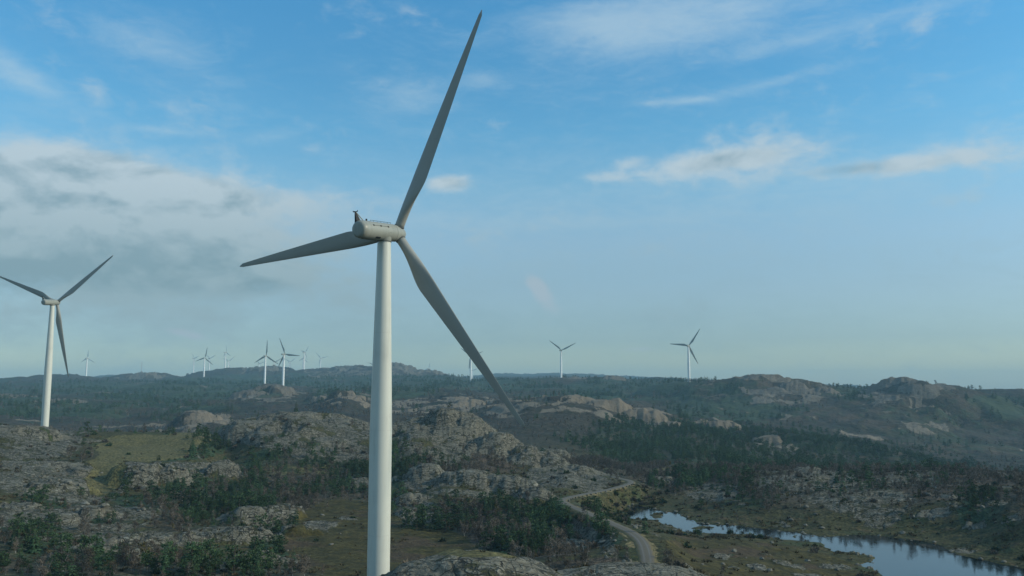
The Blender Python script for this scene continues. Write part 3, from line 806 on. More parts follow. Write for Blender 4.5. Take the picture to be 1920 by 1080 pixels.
CONF = np.clip((DARKF * 0.85 + 0.45 * dn(fbm(GX, GY, 260, 3, 131), 0.05, 0.3)) * dn(BIGM, -0.5, 0.05), 0, 1)
BIR = np.zeros_like(Z)
for e, wgt in [((600, 900, 120, 60, 330, 600), 0.9), ((430, 960, 150, 50, 270, 520), 0.7), ((960, 990, 180, 56, 230, 380), 1.3), ((870, 868, 120, 22, 430, 640), 1.1), ((1560, 930, 400, 60, 380, 680), 1.1), ((1340, 930, 140, 40, 370, 640), 1.2),
               ((1880, 960, 120, 60, 310, 640), 1.0), ((1150, 868, 120, 20, 520, 900), 1.0), ((1230, 900, 80, 20, 420, 640), 0.9), ((80, 1010, 160, 60, 225, 400), 0.6), ((230, 850, 90, 14, 520, 620), 0.0), ((170, 860, 60, 30, 430, 600), 0.3), ((1190, 945, 60, 14, 380, 440), 0.3), ((300, 1070, 300, 26, 225, 290), 0.8), ((1100, 1060, 110, 16, 200, 240), 1.0), ((1270, 1055, 40, 20, 200, 250), 0.6), ((650, 960, 60, 14, 340, 400), 0.6), ((1000, 830, 100, 14, 620, 900), 0.8)]:
    BIR = np.maximum(BIR, ell(*e) * wgt)
wet = sstep(POND_D, 16, 58) * (1 - 0.9 * ell(1330, 1000, 190, 34, 300, 400)) * (1 - 0.85 * ell(1180, 965, 60, 20, 300, 430))
openm = (1 - np.clip(GRASS, 0, 1)) * (1 - np.clip(OLIVE, 0, 1)) * (1 - sstep(ROCK, 0.35, 0.75)) * sstep(ROADD, 3.6, 6) * sstep(POND_D, 0.5, 3) * (0.05 + 0.95 * wet)
pat = dn(LOWM, -0.32, 0.15)
CON = np.where(nearw, (CON * pat + 0.008) * 0.085, CONM * (0.25 + 0.75 * sstep(fbm(GX, GY, 50, 4, 163), -0.25, 0.1)) * 0.026 * (D2 < 1500) + CONF * sstep(fbm(GX, GY, 130, 4, 161), -0.05, 0.2) * 0.0040 * (D2 >= 1500)) * openm
BIR = np.where(nearw, (BIR * dn(-LOWM, -0.35, 0.1) + 0.025) * 0.040, (0.04 + 0.90 * dn(-BIGM - LOWM * .4, 0.0, 0.35)) * np.where(D2 < 1500, 0.010, 0.0009) * (1 - GREEN * 0.8)) * openm
CON[D2 > 3600] = 0
BIR[D2 > 2600] = 0
for k in ('main', 'left'):
    bx, by, bz = BASES[k]
    m = sstep(np.hypot(GX - bx, GY - by), 26, 40)
    CON *= m
    BIR *= m

# ---------------------------------------------------------------- materials
def mat(name):
    m = bpy.data.materials.new(name)
    m.use_nodes = True
    nt = m.node_tree
    nt.nodes.clear()
    o = nt.nodes.new('ShaderNodeOutputMaterial')
    p = nt.nodes.new('ShaderNodeBsdfPrincipled')
    nt.links.new(p.outputs[0], o.inputs['Surface'])
    return m, NB(nt), p


def simple(name, col, rough=0.6, var=0.15, scale=3.0, bump=0.0, spec=0.3, metal=0.0, obj_var=0.0):
    m, b, p = mat(name)
    tc = b.n.new('ShaderNodeTexCoord')
    n = b.noise(tc.outputs['Object'], scale, 4)
    f = b.m('MULTIPLY_ADD', b.m('SUBTRACT', n, 0.5), var * 2, 1.0)
    if obj_var:
        oi = b.n.new('ShaderNodeObjectInfo')
        f = b.m('MULTIPLY', f, b.m('MULTIPLY_ADD', oi.outputs['Random'], obj_var, 1 - obj_var / 2))
    c = b.v('MULTIPLY', tuple(col), b.comb(f, f, f))
    b.put(p.inputs['Base Color'], c)
    p.inputs['Roughness'].default_value = rough
    p.inputs['Metallic'].default_value = metal
    p.inputs['Specular IOR Level'].default_value = spec
    if bump:
        bn = b.n.new('ShaderNodeBump')
        bn.inputs['Strength'].default_value = bump
        bn.inputs['Distance'].default_value = 0.05
        b.put(bn.inputs['Height'], n)
        b.l.new(bn.outputs[0], p.inputs['Normal'])
    return m


def ground_material():
    m, b, p = mat('hillside_ground')
    a1 = b.n.new('ShaderNodeAttribute')
    a1.attribute_name = 'cover'
    a2 = b.n.new('ShaderNodeAttribute')
    a2.attribute_name = 'growth'
    rock, grass, olive = b.sep(a1.outputs['Vector'])
    wood, fir, verge = b.sep(a2.outputs['Vector'])
    geo = b.n.new('ShaderNodeNewGeometry')
    pos = geo.outputs['Position']
    dist = b.v('LENGTH', pos)
    # level of detail follows real distance from the origin of the place
    n1 = b.noise(pos, 0.9, 5, 0.65)          # about 1 m
    n2 = b.noise(pos, 0.22, 5, 0.62)         # about 5 m
    n3 = b.noise(pos, 0.045, 5, 0.6)         # about 20 m
    n4 = b.noise(pos, 0.009, 5, 0.6)
    near = b.ss(dist, 1500, 700)
    nm = b.mix(near, b.comb(n4, n3, n3), b.comb(n2, n1, n3))
    nmx, nmy, nmz = b.sep(nm)
    # rock edge broken by noise
    rk = b.m('ADD', rock, b.m('MULTIPLY', b.m('SUBTRACT', nmx, 0.5), 1.0))
    rk = b.m('ADD', rk, b.m('MULTIPLY', b.m('SUBTRACT', nmy, 0.5), 0.5))
    nz = b.sep(geo.outputs['Normal'])[2]
    rk = b.m('ADD', rk, b.m('MULTIPLY', b.ss(nz, 0.85, 0.5), 0.25))
    rmask = b.ss(rk, 0.46, 0.60)
    # rock colour: grey gneiss, lichens, dark seams, moss in the cracks
    tilt = b.n.new('ShaderNodeMapping')
    tilt.inputs['Rotation'].default_value = (0.35, 0.5, 0.4)
    tilt.inputs['Scale'].default_value = (0.25, 0.25, 1.5)
    b.l.new(pos, tilt.inputs['Vector'])
    strat = b.noise(tilt.outputs[0], 0.9, 5, 0.7, 1.0)
    rc = b.mix(b.ss(nmx, 0.3, 0.7), ROCK_A, ROCK_B)
    rc = b.mix(b.m('MULTIPLY', b.ss(strat, 0.52, 0.68), 0.55), rc, ROCK_C)
    rc = b.mix(b.m('MULTIPLY', b.ss(nmz, 0.5, 0.7), 0.5), rc, ROCK_WARM)
    vor = b.n.new('ShaderNodeTexVoronoi')
    vor.feature = 'DISTANCE_TO_EDGE'
    wv = b.v('ADD', b.v('MULTIPLY', pos, (0.55, 1, 1.3)), b.v('MULTIPLY', b.noise(pos, 0.3, 3, 0.5, 0, 'Color'), (5, 5, 5)))
    b.put(vor.inputs['Vector'], wv)
    b.put(vor.inputs['Scale'], 0.16)
    vor2 = b.n.new('ShaderNodeTexVoronoi')
    vor2.feature = 'DISTANCE_TO_EDGE'
    b.put(vor2.inputs['Vector'], wv)
    b.put(vor2.inputs['Scale'], 0.5)
    seam = b.m('MAXIMUM', b.ss(vor.outputs['Distance'], 0.07, 0.01), b.m('MULTIPLY', b.ss(vor2.outputs['Distance'], 0.08, 0.01), 0.8))
    seam = b.m('MULTIPLY', seam, b.ss(n2, 0.38, 0.55))
    rc = b.mix(b.m('MULTIPLY', seam, near), rc, (0.045, 0.045, 0.035))
    def lines(sx, sy, sz, sc_, w):
        q = b.noise(b.v('MULTIPLY', pos, (sx, sy, sz)), sc_, 3, 0.5, 0.3)
        return b.ss(b.m('ABSOLUTE', b.m('SUBTRACT', q, 0.5)), w, w * 0.3)
    lc = b.m('MAXIMUM', lines(0.35, 1.0, 1.6, 0.16, 0.012), b.m('MULTIPLY', lines(1.0, 0.4, 0.5, 0.12, 0.010), 0.8))
    lc2 = b.m('MAXIMUM', lines(0.4, 1.0, 1.6, 0.034, 0.016), lines(1.0, 0.5, 0.6, 0.05, 0.014))
    lc = b.m('MAXIMUM', b.m('MULTIPLY', lc, near), b.m('MULTIPLY', lc2, b.ss(dist, 700, 1100, 0.0, 0.8)))
    rc = b.mix(lc, rc, (0.035, 0.035, 0.028))
    seam = b.m('MAXIMUM', seam, lc)
    moss = b.m('MULTIPLY', b.ss(b.m('ADD', n2, b.m('MULTIPLY', n1, 0.5)), 0.80, 0.90), b.ss(nz, 0.55, 0.85))
    rc = b.mix(b.m('MULTIPLY', moss, 0.85), rc, (0.058, 0.058, 0.024))
    rc = b.mix(b.m('MULTIPLY', b.ss(dist, 900, 1250, 0.0, 0.8), b.ss(dist, 1950, 1500)), rc, ROCK_TAN_SUNLIT)  # tan mid-distance rock, its warmth standing for a sun patch on the ridge
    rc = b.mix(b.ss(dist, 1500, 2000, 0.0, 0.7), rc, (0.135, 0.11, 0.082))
    farm = b.ss(dist, 600, 1000)
    # heath
    hc = b.mix(b.ss(nmy, 0.32, 0.68), HEATH_A, HEATH_B)
    hc = b.mix(b.m('MULTIPLY', b.ss(nmx, 0.5, 0.68), 0.7), hc, HEATH_C)
    hc = b.mix(b.m('MULTIPLY', b.ss(nmz, 0.53, 0.66), 0.6), hc, HEATH_D)
    hc = b.mix(b.m('MULTIPLY', b.ss(b.m('ADD', fir, b.m('MULTIPLY', b.m('SUBTRACT', nmy, 0.5), 0.9)), 0.25, 0.55), 0.9), hc, b.mix(nmy, (0.020, 0.040, 0.022), (0.045, 0.074, 0.034)))
    hc = b.mix(b.m('MULTIPLY', wood, 0.75), hc, b.mix(b.ss(nmy, .35, .65), WOOD_A, WOOD_B))
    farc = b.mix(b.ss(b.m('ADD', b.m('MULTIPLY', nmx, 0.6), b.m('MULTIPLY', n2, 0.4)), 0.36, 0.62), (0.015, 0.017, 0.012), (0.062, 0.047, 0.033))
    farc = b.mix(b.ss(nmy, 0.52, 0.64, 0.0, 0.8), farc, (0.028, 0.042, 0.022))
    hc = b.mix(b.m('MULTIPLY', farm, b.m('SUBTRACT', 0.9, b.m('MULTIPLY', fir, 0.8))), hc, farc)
    oc = b.mix(b.ss(nmx, 0.3, 0.7), OLIVE_A, OLIVE_B)
    oc = b.mix(b.m('MULTIPLY', b.ss(n3, 0.5, 0.62), 0.7), oc, (0.068, 0.045, 0.028))
    hc = b.mix(b.ss(b.m('ADD', olive, b.m('MULTIPLY', b.m('SUBTRACT', nmx, 0.5), 0.8)), 0.3, 0.6), hc, oc)
    gc = b.mix(b.ss(nmy, 0.3, 0.7), GRASS_A, GRASS_B)
    gc = b.mix(b.m('MULTIPLY', b.ss(n2, 0.5, 0.64), 0.6), gc, (0.075, 0.065, 0.032))
    hc = b.mix(b.ss(b.m('ADD', grass, b.m('MULTIPLY', b.m('SUBTRACT', nmx, 0.5), 0.9)), 0.3, 0.6), hc, gc)
    vc = b.mix(b.ss(n1, 0.3, 0.7), (0.125, 0.102, 0.048), (0.215, 0.175, 0.085))
    vc = b.mix(b.m('MULTIPLY', b.ss(n2, 0.5, 0.62), 0.75), vc, (0.09, 0.075, 0.035))
    hc = b.mix(b.ss(b.m('ADD', verge, b.m('MULTIPLY', b.m('SUBTRACT', n2, 0.5), 1.2)), 0.35, 0.6), hc, vc)
    tus = b.m('MULTIPLY', b.ss(n1, 0.34, 0.66, 0.62, 1.38), b.ss(n2, 0.3, 0.7, 0.82, 1.18))
    hc = b.v('MULTIPLY', hc, b.comb(tus, tus, tus))
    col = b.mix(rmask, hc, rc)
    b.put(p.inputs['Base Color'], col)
    p.inputs['Roughness'].default_value = 0.9
    p.inputs['Specular IOR Level'].default_value = 0.15
    # relief
    hgt = b.m('ADD', b.m('MULTIPLY', n1, 0.25), b.m('MULTIPLY', n2, 1.3))
    hgt = b.m('ADD', hgt, b.m('MULTIPLY', b.m('MULTIPLY', b.m('SUBTRACT', b.m('MULTIPLY', strat, 1.4), b.m('MULTIPLY', seam, 0.7)), rmask), 1.0))
    hfar = b.m('ADD', b.m('MULTIPLY', n3, 9.0), b.m('MULTIPLY', n4, 14.0))
    hgt = b.m('ADD', hgt, b.m('MULTIPLY', hfar, b.ss(dist, 700, 1500)))
    bn = b.n.new('ShaderNodeBump')
    bn.inputs['Strength'].default_value = 0.85
    bn.inputs['Distance'].default_value = 1.0
    b.put(bn.inputs['Height'], hgt)
    b.l.new(bn.outputs[0], p.inputs['Normal'])
    return m


ROCK_A, ROCK_B, ROCK_C = (0.125, 0.120, 0.090), (0.225, 0.214, 0.168), (0.360, 0.342, 0.280)
ROCK_WARM, ROCK_TAN_SUNLIT = (0.17, 0.145, 0.100), (0.215, 0.172, 0.122)
HEATH_A, HEATH_B, HEATH_C, HEATH_D = (0.034, 0.038, 0.014), (0.066, 0.062, 0.025), (0.074, 0.048, 0.026), (0.032, 0.052, 0.019)
WOOD_A, WOOD_B = (0.050, 0.038, 0.032), (0.098, 0.070, 0.058)
OLIVE_A, OLIVE_B = (0.037, 0.034, 0.010), (0.064, 0.053, 0.017)
GRASS_A, GRASS_B = (0.074, 0.069, 0.028), (0.135, 0.120, 0.050)

M_GROUND = ground_material()


def tag(o, label=None, cat=None, group=None, kind=None):
    if label:
        o['label'] = label
    if cat:
        o['category'] = cat
    if group:
        o['group'] = group
    if kind:
        o['kind'] = kind
    return o


def link(o, parent=None):
    COL.objects.link(o)
    if parent is not None:
        o.parent = parent
    return o


def mesh_obj(name, verts, faces, material, parent=None, smooth=False):
    me = bpy.data.meshes.new(name)
    me.from_pydata([tuple(v) for v in verts], [], faces)
    for mm in (material if isinstance(material, (list, tuple)) else [material]):
        me.materials.append(mm)
    if smooth:
        me.shade_smooth()
    me.update()
    o = bpy.data.objects.new(name, me)
    return link(o, parent)


def empty(name, loc, rz=0.0):
    o = bpy.data.objects.new(name, None)
    o.location = loc
    o.rotation_euler = (0, 0, rz)
    o.empty_display_size = 0.5
    return link(o)


# ---------------------------------------------------------------- the ground sheet
def build_terrain():
    verts = np.empty((NA * NR + 1, 3), np.float32)
    verts[:-1, 0] = GX.ravel()
    verts[:-1, 1] = GY.ravel()
    verts[:-1, 2] = ZW.ravel()
    verts[-1] = (0, 0, float(ZW[:, 0].mean()))
    i = np.arange(NA - 1)[:, None]
    j = np.arange(NR - 1)[None, :]
    q = i * NR + j
    quads = np.stack([q, q + NR, q + NR + 1, q + 1], -1).reshape(-1, 4)[:, ::-1]
    # az runs clockwise from above, so flip to face up
    quads = quads[:, ::-1]
    nq = len(quads)
    tri = np.stack([np.full(NA - 1, NA * NR), np.arange(1, NA) * NR, np.arange(NA - 1) * NR], -1)
    me = bpy.data.meshes.new('hills')
    me.vertices.add(len(verts))
    me.vertices.foreach_set('co', verts.ravel())
    loops = np.concatenate([quads.ravel(), tri.ravel()]).astype(np.int32)
    me.loops.add(len(loops))
    me.loops.foreach_set('vertex_index', loops)
    ls = np.concatenate([np.arange(nq) * 4, nq * 4 + np.arange(len(tri)) * 3]).astype(np.int32)
    me.polygons.add(nq + len(tri))
    me.polygons.foreach_set('loop_start', ls)
    me.update(calc_edges=True)
    me.validate()
    for nm, (r, g, bb) in {'cover': (ROCK, GRASS, OLIVE), 'growth': (np.clip(BIR / 0.05, 0, 1), np.clip(CON / 0.03 * (D2 < 1500) + CONF * openm * (D2 >= 1500), 0, 1), VERGE)}.items():
        at = me.attributes.new(nm, 'FLOAT_VECTOR', 'POINT')
        dat = np.zeros((NA * NR + 1, 3), np.float32)
        dat[:-1] = np.stack([r.ravel(), g.ravel(), bb.ravel()], -1)
        at.data.foreach_set('vector', dat.ravel())
    me.materials.append(M_GROUND)
    me.shade_smooth()
    o = bpy.data.objects.new('hills', me)
    link(o)
    tag(o, kind='structure')
    # normals must point up
    return o


HILLS = build_terrain()


# ---------------------------------------------------------------- water
def water_material():
    m, b, p = mat('pond_water')
    p.inputs['Base Color'].default_value = (0.006, 0.010, 0.012, 1)
    p.inputs['Roughness'].default_value = 0.04
    p.inputs['IOR'].default_value = 1.33
    p.inputs['Specular IOR Level'].default_value = 0.8
    geo = b.n.new('ShaderNodeNewGeometry')
    n = b.noise(b.v('MULTIPLY', geo.outputs['Position'], (1, 1, 1)), 0.5, 4, 0.6)
    big = b.noise(geo.outputs['Position'], 0.03, 3, 0.5)
    bn = b.n.new('ShaderNodeBump')
    b.put(bn.inputs['Strength'], b.ss(big, 0.40, 0.62, 0.02, 0.13))
    bn.inputs['Distance'].default_value = 0.3
    b.put(bn.inputs['Height'], n)
    b.l.new(bn.outputs[0], p.inputs['Normal'])
    return m


M_WATER = water_material()


def water_sheet(name, xs, ys, z):
    vs, fs = [], []
    for y in ys:
        for x in xs:
            vs.append((x, y, z))
    nx = len(xs)
    for r in range(len(ys) - 1):
        for c in range(nx - 1):
            fs.append((r * nx + c, r * nx + c + 1, (r + 1) * nx + c + 1, (r + 1) * nx + c))
    return mesh_obj(name, vs, fs, M_WATER)


P = POND[0]
# a sheet that follows the basin, hidden under the bank around it
cx0, cy0 = P[:, 0].mean(), P[:, 1].mean()


def grow(P, d):
    out = []
    n = len(P)
    area = sum(P[i][0] * P[(i + 1) % n][1] - P[(i + 1) % n][0] * P[i][1] for i in range(n))
    s = 1 if area > 0 else -1
    for i in range(n):
        e = P[(i + 1) % n] - P[i - 1]
        nrm = np.array([e[1], -e[0]]) / (np.hypot(*e) + 1e-9) * s
        out.append(P[i] + nrm * d)
    return out


x0, x1, y0, y1 = P[:, 0].min() - 14, P[:, 0].max() + 14, P[:, 1].min() - 14, P[:, 1].max() + 14
xs = np.arange(x0, x1, 3.0)
ys = np.arange(y0, y1, 3.0)
XX, YY = np.meshgrid(xs, ys)
pin = poly_sdf(XX, YY, P) < 7.5
pin &= True
idx = -np.ones(XX.shape, int)
vs, fs = [], []
for r in range(XX.shape[0] - 1):
    for c in range(XX.shape[1] - 1):
        if pin[r, c]:
            q = []
            for (rr, cc) in ((r, c), (r, c + 1), (r + 1, c + 1), (r + 1, c)):
                if idx[rr, cc] < 0:
                    idx[rr, cc] = len(vs)
                    vs.append((XX[rr, cc], YY[rr, cc], 0.0))
                q.append(int(idx[rr, cc]))
            fs.append(tuple(q))
tag(mesh_obj('pond', vs, fs, M_WATER), kind='structure')
vs = [(tx + 30 * 1.08 * math.cos(t), ty + 95 * 1.08 * math.sin(t), TARN_Z + CZ) for t in np.linspace(0, 2 * math.pi, 33)[:-1]]
tag(mesh_obj('tarn', vs, [tuple(range(32))], M_WATER), kind='structure')


# ---------------------------------------------------------------- road
def road_material():
    m, b, p = mat('gravel_road')
    geo = b.n.new('ShaderNodeNewGeometry')
    pos = geo.outputs['Position']
    at = b.n.new('ShaderNodeAttribute')
    at.attribute_name = 'across'
    x = at.outputs['Fac']
    n1 = b.noise(pos, 2.0, 5, 0.7)
    n2 = b.noise(pos, 0.35, 4, 0.6)
    c = b.mix(n1, (0.100, 0.090, 0.070), (0.160, 0.143, 0.112))
    trk = b.m('ABSOLUTE', b.m('SUBTRACT', b.m('ABSOLUTE', x), 0.42))
    c = b.mix(b.m('MULTIPLY', b.ss(trk, 0.2, 0.05), 0.45), c, (0.17, 0.172, 0.165))
    edge = b.ss(b.m('ADD', b.m('ABSOLUTE', x), b.m('MULTIPLY', b.m('SUBTRACT', n2, 0.5), 0.5)), 0.80, 0.98)
    c = b.mix(edge, c, (0.14, 0.118, 0.062))
    b.put(p.inputs['Base Color'], c)
    p.inputs['Roughness'].default_value = 0.95
    p.inputs['Specular IOR Level'].default_value = 0.1
    return m


def build_road():
    vs, fs, ac = [], [], []
    W = 1.95
    prof = [(-W - 0.7, -0.45), (-W, -0.02), (-W * 0.5, 0.03), (0, 0.05), (W * 0.5, 0.03), (W, -0.02), (W + 0.7, -0.45)]
    n = len(ROAD)
    for i, p in enumerate(ROAD):
        t = (ROAD[min(i + 1, n - 1)] - ROAD[max(i - 1, 0)])
        t = Vector((t.x, t.y, 0)).normalized()
        s = Vector((t.y, -t.x, 0))
        jit = 0.18 * math.sin(i * 1.7) + 0.12 * math.sin(i * 0.53)
        for k, (u, h) in enumerate(prof):
            uu = u + (jit if abs(u) > W * 0.9 else 0)
            q = p + s * uu
            vs.append((q.x, q.y, p.z + CZ + h))
            ac.append(u / W)
    m = len(prof)
    for i in range(n - 1):
        for k in range(m - 1):
            fs.append((i * m + k, i * m + k + 1, (i + 1) * m + k + 1, (i + 1) * m + k))
    o = mesh_obj('gravel_road', vs, fs, road_material(), smooth=True)
    at = o.data.attributes.new('across', 'FLOAT', 'POINT')
    at.data.foreach_set('value', ac)
    tag(o, kind='structure')


build_road()


# ---------------------------------------------------------------- turbines
def paint_material(name, col, streak=0.12):
    m, b, p = mat(name)
    tc = b.n.new('ShaderNodeTexCoord')
    st = b.noise(b.v('MULTIPLY', tc.outputs['Object'], (1.3, 1.3, 0.06)), 1.0, 4, 0.6)
    bl = b.noise(tc.outputs['Object'], 0.25, 4, 0.6)
    f = b.m('SUBTRACT', 1.0, b.m('MULTIPLY', b.ss(b.m('ADD', b.m('MULTIPLY', st, 0.6), b.m('MULTIPLY', bl, 0.4)), 0.45, 0.75), streak))
    b.put(p.inputs['Base Color'], b.v('MULTIPLY', tuple(col), b.comb(f, f, b.m('MULTIPLY', f, 0.99))))
    p.inputs['Roughness'].default_value = 0.42
    p.inputs['Specular IOR Level'].default_value = 0.35
    return m


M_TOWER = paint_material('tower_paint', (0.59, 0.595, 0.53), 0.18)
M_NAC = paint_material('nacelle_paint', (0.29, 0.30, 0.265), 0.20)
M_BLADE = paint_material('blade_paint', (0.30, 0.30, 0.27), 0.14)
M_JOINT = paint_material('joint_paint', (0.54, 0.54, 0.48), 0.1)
M_TOWER_SUNLIT = paint_material('sunlit_tower_paint', (0.82, 0.83, 0.81), 0.05)  # far towers: sunlight on them put into a lighter base colour
M_BLADE_SUNLIT = paint_material('sunlit_blade_paint', (0.80, 0.81, 0.80), 0.05)  # far blades: colour lightened to stand for sun on them
M_DARK = simple('dark_metal', (0.010, 0.011, 0.012), 0.6, 0.2)
M_SEAM = simple('seam_rubber', (0.10, 0.105, 0.10), 0.7, 0.1)
M_STEEL = simple('galvanised_steel', (0.42, 0.43, 0.43), 0.45, 0.15, metal=0.6)
M_CONC = simple('concrete', (0.30, 0.29, 0.27), 0.9, 0.2, 1.5)


def lathe(prof, n=48, axis='Z', cap=True):
    """profile of (position along the axis, radius) -> verts, faces"""
    vs, fs = [], []
    for (t, r) in prof:
        for k in range(n):
            a = 2 * math.pi * k / n
            if axis == 'Z':
                vs.append((r * math.cos(a), r * math.sin(a), t))
            else:
                vs.append((t, r * math.cos(a), r * math.sin(a)))
    for i in range(len(prof) - 1):
        for k in range(n):
            k2 = (k + 1) % n
            fs.append((i * n + k, i * n + k2, (i + 1) * n + k2, (i + 1) * n + k))
    if cap:
        fs.append(tuple(range(n))[::-1])
        fs.append(tuple((len(prof) - 1) * n + k for k in range(n)))
    return vs, fs


def box(x0, x1, y0, y1, z0, z1):
    v = [(x, y, z) for z in (z0, z1) for y in (y0, y1) for x in (x0, x1)]
    f = [(0, 2, 3, 1), (4, 5, 7, 6), (0, 1, 5, 4), (2, 6, 7, 3), (0, 4, 6, 2), (1, 3, 7, 5)]
    return v, f


def rod(p, q, r=0.03, n=6, r2=None):
    p, q = Vector(p), Vector(q)
    r2 = r if r2 is None else r2
    d = (q - p).normalized()
    a = d.orthogonal().normalized()
    c = d.cross(a)
    vs, fs = [], []
    for (o, rr) in ((p, r), (q, r2)):
        for k in range(n):
            t = 2 * math.pi * k / n
            vs.append(tuple(o + (a * math.cos(t) + c * math.sin(t)) * rr))
    for k in range(n):
        k2 = (k + 1) % n
        fs.append((k, k2, n + k2, n + k))
    fs.append(tuple(range(n))[::-1])
    fs.append(tuple(range(n, 2 * n)))
    return vs, fs


def merge(parts):
    V, Fc = [], []
    for v, f in parts:
        o = len(V)
        V += list(v)
        Fc += [tuple(i + o for i in q) for q in f]
    return V, Fc


def part(name, vf, material, parent, smooth=False, auto=False):
    o = mesh_obj(name, vf[0], vf[1], material, parent, smooth)
    if auto:
        me = o.data
        me.shade_smooth()
        bm = bmesh.new()
        bm.from_mesh(me)
        for e in bm.edges:
            if len(e.link_faces) == 2 and e.calc_face_angle(0) > 0.6:
                e.smooth = False
        bm.to_mesh(me)
        bm.free()
    return o


def blade_mesh(R=56.0):
    """span +Z, leading edge +Y, axis of the rotor +X (upwind)"""
    st = []
    N = 28
    root = 1.6
    for i in range(46):
        t = (i / 45.0)
        t = t ** 1.05
        r = root + (R - root) * t
        s = r / R
        # chord, thickness ratio, share of airfoil, twist
        if s < 0.27:
            k = sstep(np.array(s), 0.06, 0.27).item()
            ch = 2.25 + (4.35 - 2.25) * k
            th = 1.0 + (0.30 - 1.0) * k
            af = k
        else:
            k = (s - 0.27) / 0.73
            ch = 4.35 * (1 - k) ** 0.95 * 0.80 + 0.86
            if k < 0.06:
                ch = min(ch, 4.35)
            th = 0.30 - 0.15 * min(1, k * 1.5)
            af = 1.0
        tipk = (R - r)
        if tipk < 0.5:
            ch *= math.sqrt(max(0.04, 1 - (1 - tipk / 0.5) ** 2))
        tw = math.radians(3 + 13 * max(0, 1 - s / 0.85) ** 1.6)
        st.append((r, ch, th, af, tw, s))
    vs, fs = [], []
    for (r, ch, th, af, tw, s) in st:
        for k in range(N):
            a = 2 * math.pi * k / N
            cy, cx = math.cos(a) * 0.5, math.sin(a) * 0.5
            # airfoil: x along the chord from the leading edge
            xc = 0.5 - cy                            # 0 at leading edge
            yt = 5 * 0.5 * (0.2969 * math.sqrt(max(xc, 0)) - 0.126 * xc - 0.3516 * xc ** 2 + 0.2843 * xc ** 3 - 0.1015 * xc ** 4) * 2 * th * 0.5
            sgn = 1 if math.sin(a) >= 0 else -1
            ya = (0.32 - xc) * ch
            xa = -sgn * yt * ch
            yb = cy * ch
            xb = -cx * ch * th
            y = ya * af + yb * (1 - af)
            x = xa * af + xb * (1 - af)
            c_, s_ = math.cos(tw), math.sin(tw)
            X_ = x * c_ + y * s_
            Y_ = -x * s_ + y * c_
            X_ += 0.9 * s ** 2.2                     # slight bend up-wind
            vs.append((X_, Y_, r))
    n = len(st)
    for i in range(n - 1):
        for k in range(N):
            k2 = (k + 1) % N
            fs.append((i * N + k, i * N + k2, (i + 1) * N + k2, (i + 1) * N + k))
    fs.append(tuple(range(N))[::-1])
    fs.append(tuple((n - 1) * N + k for k in range(N)))
    return vs, fs


BLADE = bpy.data.meshes.new('blade')
_v, _f = blade_mesh()
BLADE.from_pydata(_v, [], _f)
BLADE.materials.append(M_BLADE)
BLADE.shade_smooth()
BLADE_SUNLIT = BLADE.copy()
BLADE_SUNLIT.materials[0] = M_BLADE_SUNLIT

TR = Matrix.Rotation(-TILT, 4, 'Y')


def place(o, M):
    o.matrix_local = M


SUNLIT_KEYS = ('T4', 'T5', 'T7', 'T8', 'T10', 'T11', 'T12', 'T13', 'T15', 'T17', 'T6', 'T20')  # turbines whose blades take the lightened, sunlit colour


